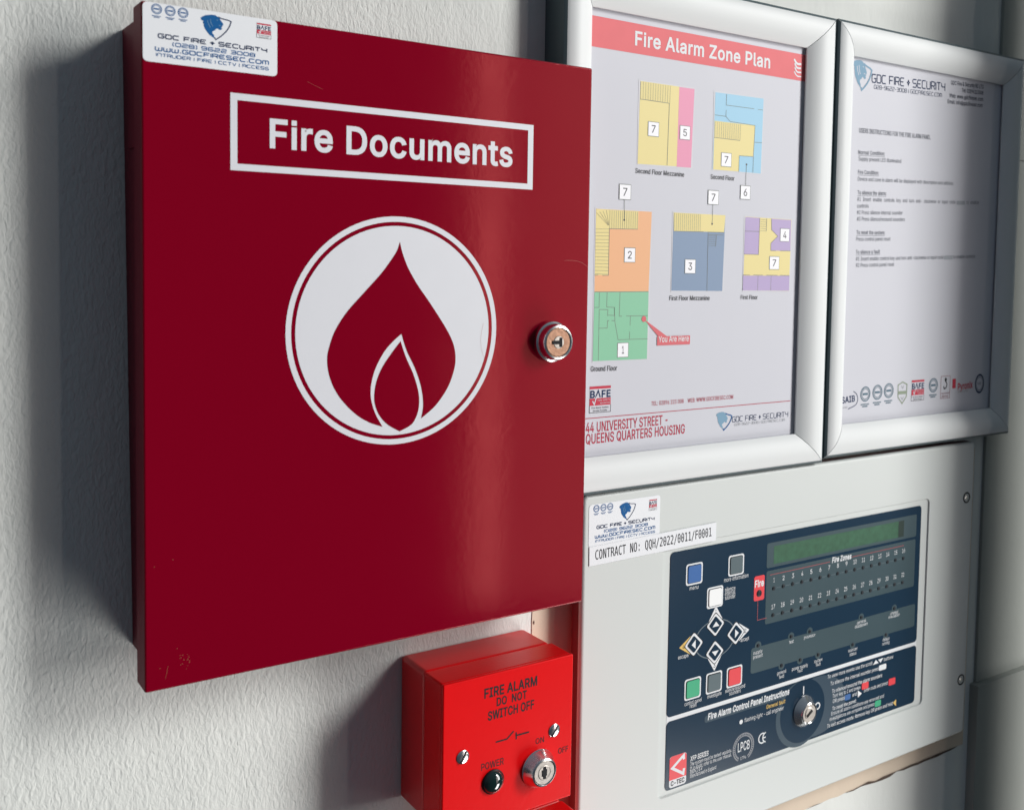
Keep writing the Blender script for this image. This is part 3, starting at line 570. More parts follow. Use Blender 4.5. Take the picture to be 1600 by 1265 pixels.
def key_lock(parent, name, cx, cz, d, prof, face_r, face_mat, slot, label=None):
    """chrome lock barrel with a face and a keyhole"""
    bm = B(); lathe(bm, cx, cz, [(r, d + h) for r, h in prof], 56, cap=False)
    k = obj(name, bm, M_CHROME, parent, label=label)
    top = d + prof[-1][1]
    bm = B(); lathe(bm, cx, cz, [(face_r, top - 1.2), (face_r, top - .25), (face_r - .3, top), (face_r * .42, top)], 48, cap=True)
    obj('lock_face', bm, face_mat, k)
    bm = B()
    if slot == 'side':
        lathe(bm, cx + .3, cz, [(face_r * .44, top + .02), (face_r * .40, top + .25), (face_r * .2, top + .3)], 32, 0)
        box(bm, cx - 4.2, cx + 2.2, cz - 1.05, cz + 1.05, top - 1, top + .45, 0, 1, 1)
        box(bm, cx + .5, cx + 2.5, cz - 2.7, cz + 2.7, top - 1, top + .42, 0, 1, 1)
    elif slot == 'up':
        lathe(bm, cx, cz, [(face_r * .62, top + .02), (face_r * .56, top + .2), (face_r * .5, top + .1)], 36, 0)
        box(bm, cx - 1.0, cx + 1.0, cz - 3.6, cz + 3.6, top - 1, top + .4, .2, 1, 1)
        box(bm, cx - 1.9, cx + 1.7, cz - 1.9, cz + 1.9, top - 1, top + .38, .2, 1, 1)
    else:
        lathe(bm, cx, cz, [(face_r * .72, top + .02), (face_r * .64, top + .35), (face_r * .5, top + .15)], 36, 0)
        p = [(cx + x * math.cos(.6) - z * math.sin(.6), cz + x * math.sin(.6) + z * math.cos(.6)) for x, z in ((-3.4, -1.0), (3.4, -1.0), (3.4, 1.0), (-3.4, 1.0))]
        slab(bm, p, top - 1, top + .42, 1)
    obj('keyhole', bm, [M_STEEL, M_BLACK], k)
    return k
def slotted_screw(parent, cx, cz, d, r, ang, h=1.1):
    bm = B(); lathe(bm, cx, cz, [(r, d - .3), (r, d + h * .35), (r * .85, d + h * .8), (r * .5, d + h), (r * .1, d + h * 1.05)], 28)
    s = obj('screw', bm, M_CHROME, parent)
    c, q = math.cos(ang), math.sin(ang)
    bm = B(); slab(bm, [(cx + x * c - z * q, cz + x * q + z * c) for x, z in ((-r * .92, -r * .14), (r * .92, -r * .14), (r * .92, r * .14), (-r * .92, r * .14))], d, d + h * 1.12)
    obj('screw_slot', bm, M_BLACK, s, False)
    return s

# ------------------------------------------------------------------ red document cabinet
DC = 45
X0, X1, Z0, Z1 = 19.0, 268.1, 71.7, 389.7
cab = thing('document_cabinet', 'large dark crimson steel document cabinet with a white flame emblem on its locked door', 'cabinet', ((X0 + X1) / 2, 0, Z0))
bm = B()
slabpts = [(23.4, 80.5), (258, 80.5), (258, 384), (20.4, 384)]
slab(bm, slabpts, 0, 28.5, 0)
obj('body', bm, M_BODY, cab)
bm = B(); box(bm, X0, X1, Z0, Z1, 28.8, DC, 1.1, 3)
bm.normal_update()
for f in bm.faces:
    if abs(f.normal.x) > .8: f.material_index = 1
door = obj('door', bm, [M_DOOR, M_BODY], cab)
z_hinge = ((326, 340), (112, 127))
for za, zb in z_hinge:
    bm = B(); xx = 20.4 + (384 - za) / 303.5 * 3
    lathe_pts = [(xx - .9, za), (xx + 1.6, za), (xx + 1.6, zb), (xx - .9, zb)]
    slab(bm, lathe_pts, 13, 25, 0, .5)
    obj('hinge', bm, M_BODY, cab)
# border and lettering
z2 = zoom(340, 120, 2.6667); P2 = lambda x, y: U(*z2(x, y), DC)
po = [P2(*p) for p in ((53, 62), (1316, 205), (1312, 475), (53, 384))]; pi_ = [P2(*p) for p in ((82, 95), (1294, 226), (1290, 450), (82, 357))]
xo0, xo1 = (po[0][0] + po[3][0]) / 2, (po[1][0] + po[2][0]) / 2; zo1, zo0 = (po[0][1] + po[1][1]) / 2, (po[2][1] + po[3][1]) / 2
xi0, xi1 = (pi_[0][0] + pi_[3][0]) / 2, (pi_[1][0] + pi_[2][0]) / 2; zi1, zi0 = (pi_[0][1] + pi_[1][1]) / 2, (pi_[2][1] + pi_[3][1]) / 2
bm = B(); ring(bm, [(xo0, zo0), (xo1, zo0), (xo1, zo1), (xo0, zo1)], [(xi0, zi0), (xi1, zi0), (xi1, zi1), (xi0, zi1)], DC + .12)
obj('border', bm, M_VINYL, door, False)
a, b = P2(217, 293), P2(1228, 378); cap = P2(217, 178)[1] - P2(217, 293)[1]
bm = B(); text(bm, 'Fire Documents', a, b, cap, DC + .12, 0, .021, level=True)
obj('lettering', bm, M_VINYL, door, False)
# flame emblem
z3 = zoom(420, 320, 3.0769); P3 = lambda x, y: U(*z3(x, y), DC)
cx, cz, R = 145.2, 238.2, 60.0
bm = B()
ring(bm, circ(cx, cz, R, n=96), circ(cx, cz, R * .953, n=96), DC + .12, 0)
poly(bm, circ(cx, cz, R * .918, n=96), DC + .12, 0)
L_ = [(630,178),(618,215),(598,250),(540,330),(450,430),(375,515),(318,605),(288,690),(280,750),(290,820),(318,890),(360,950),(420,1008),(482,1045),(546,1066)]
bl = [(546,1066),(515,1010),(497,960),(489,910),(494,850),(515,780),(555,705),(598,655),(637,620)]
br = [(637,620),(662,700),(700,780),(728,860),(740,930),(740,980),(731,1026)]
R_ = [(731,1026),(800,965),(858,880),(888,800),(897,740),(890,680),(866,620),(825,550),(770,465),(712,380),(668,300),(642,230),(630,178)]
path = []
for seg in (L_, bl, br, R_): path += smooth_path([P3(*p) for p in seg], 6)[:-1]
poly(bm, path, DC + .22, 1)
il = [(633,655),(590,712),(545,780),(518,845),(507,905),(509,955),(530,1010),(570,1055),(628,1088)]
ir = [(628,1088),(685,1055),(712,1008),(722,955),(718,895),(695,815),(660,735),(633,655)]
path = []
for seg in (il, ir): path += smooth_path([P3(*p) for p in seg], 6)[:-1]
poly(bm, path, DC + .22, 1)
obj('flame_emblem', bm, [M_VINYL, M_DOOR], door, False)
lx, lz = U(859, 533, DC)
key_lock(cab, 'lock', lx, lz, DC, [(11.6, 0), (11.8, 2.5), (11.6, 3.6), (10.6, 4.2), (10.2, 8.4), (9.7, 9.3), (8.7, 9.6), (8.3, 9.0)], 8.3, M_BRASS, 'side')
# wear
bm = B()
rr = random.Random(8)
z5 = zoom(0, 700, 2.24)
for k in range(16):
    px, py = z5(rr.gauss(648, 12), rr.gauss(735, 14)); x, z = U(px, py, DC)
    poly(bm, circ(x, z, rr.uniform(.08, .22), rr.uniform(.1, .35), 6), DC + .06)
for px, py in ((605, 390), (560, 770), (540, 415), (620, 700)):
    x, z = U(*z5(px, py), DC); poly(bm, circ(x, z, .2, .2, 6), DC + .06)
line(bm, [U(*z5(x, y), DC) for x, y in ((588, 760), (584, 785), (578, 806))], .1, DC + .06)
obj('paint_chips', bm, M_CHIP, door, False)
bm = B()
line(bm, smooth_path([U(*p, DC) for p in ((882, 407), (895, 407), (908, 410), (918, 417))], 4), .14, DC + .06)
obj('scratch', bm, M_SCRATCH, door, False); bm = B()
line(bm, smooth_path([U(*p, DC) for p in ((480, 128), (492, 134), (505, 140))], 4), .09, DC + .06)
obj('scratch', bm, M_SCRATCH, door, False); bm = B()
line(bm, smooth_path([U(*p, DC) for p in ((755, 505), (751, 525), (752, 545), (757, 562))], 4), .08, DC + .3)
obj('scratch', bm, M_SCRATCH, door, False)
company_sticker(cab, [(19.6, 362.9), (80.8, 362.9), (80.8, 389.4), (19.6, 389.4)], DC)

# ------------------------------------------------------------------ key switch box
K0, K1, KT, DK = 169.5, 255.5, 45.2, 54.7
KB = KT - 86.3
ks = thing('key_switch_box', 'small bright red key switch box lettered in black below the cabinet', 'switch box', ((K0 + K1) / 2, 0, KB))
bm = B(); box(bm, K0 + .5, K1 - .5, KB + .5, KT - .5, 0, 31.2, 3.0, 4)
obj('back_box', bm, M_REDBK, ks)
bm = B(); box(bm, K0 + .2, K1 - .2, KB + .2, KT - .2, 31.5, 52, 1.2, 3); box(bm, K0, K1, KB, KT, 52.0, DK, .9, 3)
fp = obj('front_plate', bm, M_RED, ks)
zk = zoom(600, 960, 4.147); PK = lambda x, y: U(*zk(x, y), DK)
bm = B()
def kt(s, x0, y0, x1, y1, cap, bold=.022):
    a, b = PK(x0, y0), PK(x1, y1); text(bm, s, a, b, cap, DK + .1, 0, bold, level=True)
kt('FIRE ALARM', 650, 542, 992, 455, 5.3); kt('DO  NOT', 730, 590, 925, 542, 4.5); kt('SWITCH OFF', 673, 685, 972, 608, 4.9)
obj('warning_lettering', bm, M_INK, fp, False); bm = B(); kt('ON', 982, 838, 1036, 826, 3.3, .006); obj('on_lettering', bm, M_INK, fp, False); bm = B(); kt('OFF', 1128, 900, 1192, 884, 3.3, .006); obj('off_lettering', bm, M_INK, fp, False); bm = B(); kt('POWER', 630, 1010, 775, 972, 3.9, .006)
obj('power_lettering', bm, M_INK, fp, False)
bm = B()
line(bm, [PK(*p) for p in ((724, 824), (797, 803), (840, 752))], .9, DK + .1); line(bm, [PK(*p) for p in ((856, 760), (857, 805))], .9, DK + .1); line(bm, [PK(*p) for p in ((857, 780), (940, 757))], .9, DK + .16)
obj('switch_symbol', bm, M_INK, fp, False)
slotted_screw(ks, 182.0, 2.2, DK, 3.9, 1.05); slotted_screw(ks, 242.6, 2.2, DK, 3.9, .95)
key_lock(ks, 'key_lock', 231.6, -17.4, DK, [(11.2, 0), (11.2, .9), (10.6, 1.6), (8.6, 6.2), (8.1, 7.2), (7.4, 7.6), (7.0, 7.2)], 7.0, M_STEEL, 'up')
bm = B(); lathe(bm, 201.5, -17.1, [(7.0, DK), (7.0, DK + .7), (6.3, DK + 1.1)], 40, 0, cap=False)
lathe(bm, 201.5, -17.1, [(6.3, DK + 1.1), (5.6, DK + 2.4), (4.2, DK + 3.4), (2.2, DK + 4.0), (.4, DK + 4.2)], 40, 1)
obj('power_light', bm, [M_BLACK, M_LEDG], ks)
# next red box down, only its top in the photograph
rb0 = thing('red_box', 'dark red box whose top edge just shows below the key switch box', 'box', (216, 0, -150))
bm = B(); box(bm, 169, 262.5, -149.5, -54.5, 0, 34, 2.2, 3); obj('back_box', bm, M_REDBK, rb0)
bm = B(); box(bm, 168.5, 263, -150, -54, 34.4, 60, 2.0, 3); obj('lid', bm, M_RED, rb0)
for z in (-60, -144):
    for x in (175, 256.5): slotted_screw(rb0, x, z, 60, 2.6, .6, .8)

# ------------------------------------------------------------------ poster frames
FD = 14.0   # the frames stand this far off the wall on their back boards
def snap_frame(label, x0, x1, z0, z1, ox0, ox1, oz0, oz1, tilt_r=0):
    """outer rectangle and opening; four mitred rails with a rounded face"""
    t = thing('poster_frame', label, 'poster frame', ((x0 + x1) / 2, 0, z0), 'silver snap frames on the wall')
    prof = []
    for k in range(13):
        u = k / 12
        d = 4.2 + 6.6 * (math.sin(math.pi * (u * .80 + .16)) ** .8) if k else 5
        prof.append((u * .985, d))
    prof = [(0, .3), (0, 7.4)] + prof[1:] + [(.985, 4.2), (.93, 3.2)]
    prof = [(u, d + FD) for u, d in prof]
    outer = [(x0, z0), (x1, z0), (x1, z1), (x0, z1)]; inner = [(ox0, oz0), (ox1, oz0), (ox1, oz1), (ox0, oz1)]
    for k in range(4):
        j = (k + 1) % 4; bm = B(); rows = []
        g = .34
        for u, d in prof:
            A = Vector(outer[k]).lerp(Vector(inner[k]), u); Bv = Vector(outer[j]).lerp(Vector(inner[j]), u)
            dr = (Bv - A).normalized(); A = A + dr * g; Bv = Bv - dr * g
            rows.append((bm.verts.new((A.x, -d, A.y)), bm.verts.new((Bv.x, -d, Bv.y))))
        for q in range(len(rows) - 1):
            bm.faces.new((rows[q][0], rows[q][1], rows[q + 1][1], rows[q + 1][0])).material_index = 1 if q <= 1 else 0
        for s in (0, 1): bm.faces.new([r[s] for r in rows])
        bmesh.ops.recalc_face_normals(bm, faces=bm.faces)
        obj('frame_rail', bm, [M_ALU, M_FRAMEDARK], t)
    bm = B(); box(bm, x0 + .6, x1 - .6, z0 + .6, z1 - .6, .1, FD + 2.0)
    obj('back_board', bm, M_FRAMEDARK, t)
    return t
snap_frame('silver snap frame round the coloured zone plan, beside the cabinet', 262.9, 502.4, 130.2, 456.8, 285.5, 474.6, 153.6, 432.3)
snap_frame('silver snap frame round the typed instruction sheet, beside the side wall', 504.2, 741.1, 133.0, 457.4, 525.6, 716.2, 156.8, 433.1)

# ------------------------------------------------------------------ zone plan poster
DP = FD + 2.6
pos = thing('zone_plan_poster', 'white poster with a pink title band and five coloured floor plans', 'poster', (392.7, -DP, 150))
bm = B()
nx, nz = 24, 30
grid = [[bm.verts.new((283.5 + 197 * i / nx, -DP, 150.5 + 286 * j / nz)) for i in range(nx + 1)] for j in range(nz + 1)]
for j in range(nz):
    for i in range(nx): bm.faces.new((grid[j][i], grid[j][i + 1], grid[j + 1][i + 1], grid[j + 1][i]))
sheet = obj('sheet', bm, M_PAPER, pos, False)
D1, D2, D3, D4 = DP + .12, DP + .22, DP + .32, DP + .42
z4 = zoom(900, 0, 3.721); P4 = lambda x, y: U(*z4(x, y), DP)
z5 = zoom(900, 280, 3.721); P5 = lambda x, y: U(*z5(x, y), DP)
z6 = zoom(880, 550, 3.636); P6 = lambda x, y: U(*z6(x, y), DP)
ink = [PLAN['line'], PLAN['edge'], PLAN['white'], PLAN['ink']]
def rect(pts): # four traced corners -> upright rectangle x0,x1,z0,z1
    (a, b, c, e_) = pts
    return ((a[0] + e_[0]) / 2, (b[0] + c[0]) / 2, (c[1] + e_[1]) / 2, (a[1] + b[1]) / 2)
def RP(bm, r, d, mi): poly(bm, [(r[0], r[2]), (r[1], r[2]), (r[1], r[3]), (r[0], r[3])], d, mi)
# banner
r = rect([P4(92, 90), P4(1315, 318), P4(1310, 472), P4(90, 270)])
bm = B(); RP(bm, (284.5, 479.5, r[2], r[3]), D1, 0)
ban = obj('title_banner', bm, M_PINKINK, pos, False)
a, b = P4(342, 262), P4(1127, 398); cap = P4(342, 183)[1] - a[1]
bm = B(); text(bm, 'Fire Alarm Zone Plan', a, b, cap, D2, 0, .02)
for q in range(4):
    x, y = 1266 + 3 * q, 345 + 24 * q
    line(bm, smooth_path([P4(1272 - 3 * abs(q - 1.5), y), P4(1284, y + 26), P4(1308, y + 30)], 4), 1.5 - .2 * q, D2)
obj('lettering', bm, M_WHITEINK, ban, False)
def number(bm, n, P, cx, cy, w, h, ax=None):
    c = P(cx, cy); x0 = P(cx - w / 2, cy)[0]; x1 = P(cx + w / 2, cy)[0]; hh = (P(cx, cy - h / 2)[1] - P(cx, cy + h / 2)[1]) / 2
    s = (x1 - x0) / 2
    poly(bm, [(c[0] - s - .35, c[1] - hh - .35), (c[0] + s + .35, c[1] - hh - .35), (c[0] + s + .35, c[1] + hh + .35), (c[0] - s - .35, c[1] + hh + .35)], D3, 0)
    poly(bm, [(c[0] - s, c[1] - hh), (c[0] + s, c[1] - hh), (c[0] + s, c[1] + hh), (c[0] - s, c[1] + hh)], D3 + .07, 2)
    w_ = s * .38 if n != '1' else s * .2
    text(bm, n, (c[0] - w_, c[1] - hh * .52), (c[0] + w_, c[1] - hh * .52), hh * 1.08, D4, 3, .006)
def hatch(bm, P, a, b, c, e_, n):
    """n strokes between edge a-b and edge c-e (stair treads)"""
    A, Bv, Cv, E_ = [Vector(P(*p)) for p in (a, b, c, e_)]
    for k in range(n):
        t = k / (n - 1); line(bm, [tuple(A.lerp(Bv, t)), tuple(Cv.lerp(E_, t))], .16, D3, 0)
def plan(label, P, outer, areas, lines, nums, caption, stairs=()):
    bm = B(); r = rect([P(*p) for p in outer])
    RP(bm, r, D1, 1)
    mats = [PLAN['line'], PLAN['edge'], PLAN['white'], PLAN['ink']]
    for colr, pts in areas:
        if PLAN[colr] not in mats: mats.append(PLAN[colr])
    dd = D1 + .06
    for colr, pts in areas:
        poly(bm, [P(*p) for p in pts], dd, mats.index(PLAN[colr])); dd += .025
    for st in stairs: hatch(bm, P, *st)
    for ln in lines: line(bm, [P(*p) for p in ln], .32, D2 + .06, 0)
    fl = obj('floor_plan', bm, mats, pos, False, label=label)
    for n, cx, cy, w, h, ld in nums:
        bm = B()
        if ld: line(bm, [P(*ld[0]), P(*ld[1])], .3, D3 - .02, 0); x, z = P(*ld[1]); poly(bm, circ(x, z, .7, n=10), D3, 3)
        number(bm, n, P, cx, cy, w, h)
        obj('number_plate', bm, ink, fl, False)
    s, a, b, c = caption
    bm = B(); text(bm, s, P(*a), P(*b), c, D2, 0, .008); obj('caption', bm, PLAN['ink'], fl, False)
plan('yellow and pink floor plan', P4, ((368, 463), (693, 512), (670, 985), (350, 957)),
     [('yellow', [(374, 472), (600, 505), (584, 968), (357, 953)]), ('pink', [(600, 507), (688, 519), (667, 976), (584, 970)])],
     [[(372, 577), (542, 602), (528, 962)]], [('7', 449, 752, 60, 80, None), ('5', 632, 773, 56, 76, None)],
     ('Second Floor Mezzanine', (345, 1006), (628, 1029), 3.0), [((376, 474), (548, 500), (374, 576), (544, 600), 13)])
plan('pale blue and yellow floor plan', P4, ((805, 530), (1095, 570), (1077, 1015), (787, 990)),
     [('sky', [(810, 537), (1090, 575), (1073, 1010), (793, 985)]), ('yellow', [(805, 703), (1040, 731), (1030, 910), (948, 906), (945, 998), (796, 986)])],
     [[(875, 548), (872, 612), (1035, 634)], [(1055, 637), (1085, 641)], [(806, 669), (870, 678), (895, 708), (1040, 731), (1030, 908)], [(872, 640), (870, 678)], [(801, 800), (952, 818)], [(1037, 828), (1080, 831)], [(945, 1000), (948, 906), (1030, 912), (1027, 1004)]],
     [('7', 872, 930, 56, 76, None), ('6', 983, 1120, 54, 76, ((985, 1080), (990, 957)))],
     ('Second Floor', (782, 1040), (920, 1051), 3.0), [((808, 706), (955, 724), (806, 798), (952, 816), 13)])
plan('tall orange, yellow and green floor plan', P5, ((110, 165), (445, 183), (416, 1052), (92, 1062)),
     [('orange', [(116, 172), (440, 190), (421, 653), (106, 655)]), ('yellow', [(116, 173), (362, 187), (358, 292), (193, 288), (187, 559), (108, 557)]),
      ('green', [(106, 655), (421, 653), (411, 1044), (96, 1057)])],
     [[(358, 291), (193, 288), (187, 559), (152, 559)], [(128, 558), (106, 558)], [(106, 655), (421, 653)], [(135, 658), (133, 745), (105, 745)], [(180, 658), (177, 743), (222, 745), (222, 792), (186, 790)], [(255, 656), (250, 796)], [(250, 796), (266, 796)], [(290, 795), (416, 793)], [(134, 757), (128, 1055)], [(134, 757), (184, 758), (182, 795)], [(192, 822), (182, 822), (180, 865), (133, 866)], [(205, 822), (224, 822), (243, 933), (415, 927)], [(315, 796), (313, 850)], [(311, 885), (309, 928)], [(222, 745), (225, 822)]],
     [('2', 311, 441, 60, 80, None), ('1', 271, 992, 60, 80, None), ('7', 284, 75, 64, 84, ((281, 117), (279, 237)))],
     ('Ground Floor', (85, 1117), (238, 1111), 3.2), [((196, 180), (356, 190), (194, 287), (354, 291), 14), ((112, 290), (108, 550), (192, 290), (188, 553), 14), ((118, 195), (175, 180), (186, 268), (190, 266), 4)])
plan('slate blue floor plan with a yellow strip', P5, ((562, 188), (872, 205), (852, 657), (548, 655)),
     [('blue', [(567, 194), (868, 210), (849, 650), (553, 648)]), ('yellow', [(567, 194), (868, 210), (860, 308), (567, 302)])],
     [[(567, 302), (740, 306)], [(765, 307), (860, 310)], [(767, 310), (760, 650)], [(767, 322), (855, 325)], [(815, 325), (811, 390)]],
     [('3', 662, 507, 58, 78, None), ('7', 797, 107, 58, 78, ((795, 147), (790, 260)))],
     ('First Floor Mezzanine', (542, 704), (776, 703), 3.0), [((572, 197), (722, 204), (569, 298), (720, 302), 14), ((769, 330), (769, 385), (813, 332), (811, 388), 6)])
plan('lilac and yellow floor plan', P5, ((978, 210), (1256, 233), (1240, 656), (966, 652)),
     [('yellow', [(985, 218), (1252, 236), (1237, 649), (970, 646)]), ('lilac', [(985, 220), (1068, 226), (1060, 438), (976, 436)]), ('lilac', [(1135, 230), (1250, 238), (1245, 417), (1131, 415), (1132, 372), (1172, 332), (1136, 294)]), ('lilac', [(970, 560), (1240, 562), (1237, 648), (968, 646)])],
     [[(1068, 226), (1060, 438), (976, 436)], [(981, 302), (1064, 304)], [(1135, 230), (1136, 294), (1172, 332), (1132, 372), (1131, 415), (1160, 416)], [(1185, 416), (1245, 417)], [(970, 556), (1010, 557)], [(1030, 557), (1085, 558)], [(1105, 558), (1170, 559)], [(1185, 559), (1240, 560)], [(1057, 560), (1054, 648)], [(1133, 560), (1130, 648)], [(1108, 228), (1105, 302)]],
     [('4', 1212, 325, 50, 72, None), ('7', 1151, 487, 54, 72, None)],
     ('First Floor', (957, 698), (1055, 698), 2.9), [((1072, 235), (1070, 300), (1106, 237), (1104, 302), 6)])
bm = B()
x, z = P5(393, 812); poly(bm, circ(x, z, 1.9, n=24), D3 + .08)
poly(bm, [P5(393, 812), P5(530, 915), P5(478, 915)], D3 + .04)
r = rect([P5(470, 914), P5(662, 908), P5(660, 958), P5(469, 967)]); RP(bm, r, D3 + .02, 0)
yh = obj('location_marker', bm, mat('marker red', (.60, .09, .11), .5), pos, False)
bm = B(); text(bm, 'You Are Here', (r[0] + 1.2, r[2] + 2.2), (r[1] - 1.2, r[2] + 2.2), 3.8, D4, 0, .01)
obj('lettering', bm, M_WHITEINK, yh, False)
bm = B()
r = rect([P6(150, 195), P6(270, 190), P6(268, 335), P6(148, 347)]); bafe(bm, *r, D1, 0, 1, 2, 3)
obj('register_mark', bm, [M_REDINK, M_NAVYINK, M_PAPER, M_INK], pos, False)
bm = B()
a, b = P6(128, 383), P6(1290, 272); line(bm, [(284.5, (a[1] + b[1]) / 2), (b[0], (a[1] + b[1]) / 2)], .5, D1)
text(bm, 'TEL: 02896 223 008    WEB: WWW.GDCFIRESEC.COM', P6(500, 304), P6(965, 264), 2.7, D1, 0, .004)
text(bm, '44 UNIVERSITY STREET -', P6(128, 458), P6(592, 408), 6.2, D1, 0, .012)
text(bm, 'QUEENS QUARTERS HOUSING', P6(128, 523), P6(690, 460), 6.2, D1, 0, .012)
obj('address_lettering', bm, mat('crimson ink', (.44, .05, .08), .5, spec=.12), pos, False)
bm = B()
gx0, gx1 = P6(868, 390)[0], P6(957, 390)[0]; gz1, gz0 = P6(915, 338)[1], P6(915, 442)[1]
lion_shield(bm, lambda x, y: (gx0 + (x - 680) / 254 * (gx1 - gx0), gz1 - (y - 102) / 220 * (gz1 - gz0)), D1, 0, 1, .8)
stroke_text(bm, 'GDC FIRE + SECURITY', P6(960, 397), P6(1276, 366), 3.6, D1, 2, 1.0)
stroke_text(bm, '028-9622-3008 | GDCFIRESEC.COM', P6(972, 418), P6(1258, 390), 1.7, D1, 3, .8)
obj('company_mark', bm, [M_PALEBLUE, M_BLUEINK, M_NAVYINK, M_GREYINK], pos, False)

# ------------------------------------------------------------------ instruction sheet
DQ = FD + 2.6
ins = thing('instruction_sheet', 'white sheet of small typed user instructions with certification logos along its foot', 'notice', (639, -DQ, 153))
bm = B()
nx, nz = 24, 30
grid = [[bm.verts.new((526.5 + 194 * i / nx, -DQ, 154 + 283 * j / nz)) for i in range(nx + 1)] for j in range(nz + 1)]
for j in range(nz):
    for i in range(nx): bm.faces.new((grid[j][i], grid[j][i + 1], grid[j + 1][i + 1], grid[j + 1][i]))
obj('sheet', bm, M_PAPER, ins, False)
z7 = zoom(1260, 0, 4.685); P7 = lambda x, y: U(*z7(x, y), DQ)
z8 = zoom(1280, 180, 4.518); P8 = lambda x, y: U(*z8(x, y), DQ)
z9 = zoom(1260, 540, 4.706); P9 = lambda x, y: U(*z9(x, y), DQ)
E1, E2 = DQ + .12, DQ + .2
bm = B()
gx0, gx1 = P7(338, 540)[0], P7(478, 540)[0]; gz1, gz0 = P7(410, 445)[1], P7(410, 662)[1]
lion_shield(bm, lambda x, y: (gx0 + (x - 680) / 254 * (gx1 - gx0), gz1 - (y - 102) / 220 * (gz1 - gz0)), E1, 0, 1, 1.3, 2)
stroke_text(bm, 'GDC FIRE + SECURITY', P7(480, 603), P7(1013, 667), 6.0, E1, 3, 1.2)
stroke_text(bm, '028-9622-3008 | GDCFIRESEC.COM', P7(495, 650), P7(990, 712), 2.8, E1, 3, 1.0)
obj('company_mark', bm, [M_PALEBLUE, M_PALEBLUE, M_PAPER, M_NAVYINK], ins, False)
bm = B()
def tt(P, s, x0, y0, x1, y1, cap, bold=0, und=False):
    a, b = P(x0, y0), P(x1, y1); text(bm, s, a, b, cap, E1, 0, bold)
    if und: line(bm, [(a[0], a[1] - .9), (b[0], b[1] - .9)], .25, E1)
tt(P7, 'GDC Fire & Security NI LTD', 1058, 620, 1296, 652, 3.2, .01); tt(P7, 'Tel: 02896223008', 1138, 676, 1294, 696, 3.2, .01)
tt(P7, 'Web: www.gdcfiresec.com', 1046, 714, 1293, 742, 3.2, .01); tt(P7, 'Email: info@gdcfiresec.com', 1033, 757, 1289, 787, 3.2, .01)
obj('address_lettering', bm, mat('address ink', (.06, .07, .10), .6, spec=.1), ins, False); bm = B()
tt(P7, 'USERS INSTRUCTIONS FOR THE FIRE ALARM PANEL', 385, 971, 908, 1022, 3.4, .012)
tt(P8, 'Normal Condition:', 275, 276, 463, 286, 3, .01, True); tt(P8, 'Supply present LED illuminated', 277, 321, 578, 338, 3)
tt(P8, 'Fire Condition:', 273, 415, 420, 422, 3, .01, True); tt(P8, 'Device and zone in alarm will be displayed with description and address', 272, 463, 945, 494, 3)
tt(P8, 'To silence the alarm:', 270, 560, 473, 566, 3, .01, True); tt(P8, '#1  Insert  enable  controls  key  and  turn  anti-  clockwise  or  input  code', 268, 606, 960, 626, 3)
tt(P8, 'to  enable', 1038, 628, 1125, 629, 3); tt(P8, 'controls', 267, 654, 348, 654, 3)
tt(P8, '#2 Press silence internal sounder', 265, 700, 588, 703, 3); tt(P8, '#3 Press silence/resound sounders', 265, 746, 604, 749, 3)
tt(P8, 'To reset the system:', 262, 841, 463, 843, 3, .01, True); tt(P8, 'Press control panel reset', 260, 888, 502, 886, 3)
tt(P8, 'To silence a fault', 258, 980, 428, 977, 3, .01, True); tt(P8, '#1 Insert enable control key and turn anti-clockwise or input code', 258, 1028, 876, 1014, 3)
tt(P8, 'to enable controls', 945, 1012, 1100, 1008, 3); tt(P8, '#2 Press control panel reset', 257, 1073, 528, 1065, 3)
obj('typed_lettering', bm, mat('typed ink', (.15, .16, .19), .6, spec=.12), ins, False)
M_BLOCK = mat('block grey', (.34, .36, .40), .6)
for q in ([(970, 605), (1028, 606), (1027, 633), (969, 632)], [(882, 992), (942, 990), (940, 1018), (880, 1020)]): bm = B(); poly(bm, [P8(*p) for p in q], E1); obj('grey_block', bm, M_BLOCK, ins, False)
def part9(name, fn, mats):
    global bm
    bm = B(); fn(); obj(name, bm, mats, ins, False)
def saib():
    text(bm, 'SAIB', P9(258, 424), P9(356, 408), 4.6, E1, 0, .02)
    line(bm, smooth_path([P9(*p) for p in ((345, 335), (368, 355), (377, 395), (360, 435), (305, 465))], 5), .6, E1, 0)
    text(bm, 'Accredited', P9(260, 462), P9(300, 456), 1.2, E1, 1)
part9('accreditation_mark', saib, [M_NAVYINK, M_GREYINK])
for cx, cy in ((433, 355), (522, 342), (605, 330), (933, 290)):
    x, z = P9(cx, cy); part9('certification_badge', lambda: badge(bm, x, z, 5.9, E1, 0, 0), mat('badge ink', (.10, .17, .22), .5, spec=.12) if cx == 433 else bpy.data.materials['badge ink'])
def shield():
    x, z = P9(705, 345); s = [(x - 5.6, z + 6.4), (x, z + 8.6), (x + 5.6, z + 6.4), (x + 5.2, z - 3.4), (x, z - 8.8), (x - 5.2, z - 3.4)]
    line(bm, s, 1.0, E1, 0, True)
    poly(bm, [(x - 4.6, z - 1.2), (x + 4.6, z - 1.2), (x + 4.6, z + 1.4), (x - 4.6, z + 1.4)], E1, 0)
    for zz in (4.4, -4.6): line(bm, [(x - 1.6, z + zz + 1.2), (x, z + zz - 1), (x + 1.6, z + zz + 1.2)], .5, E1, 1); 
part9('shield_mark', shield, [mat('olive ink', (.27, .32, .24), .5, spec=.12), M_GREYINK])
r9 = rect([P9(773, 258), P9(865, 245), P9(863, 395), P9(771, 408)])
part9('register_mark', lambda: bafe(bm, *r9, E1, 0, 1, 2, 3), [M_REDINK, M_NAVYINK, M_PAPER, M_INK])
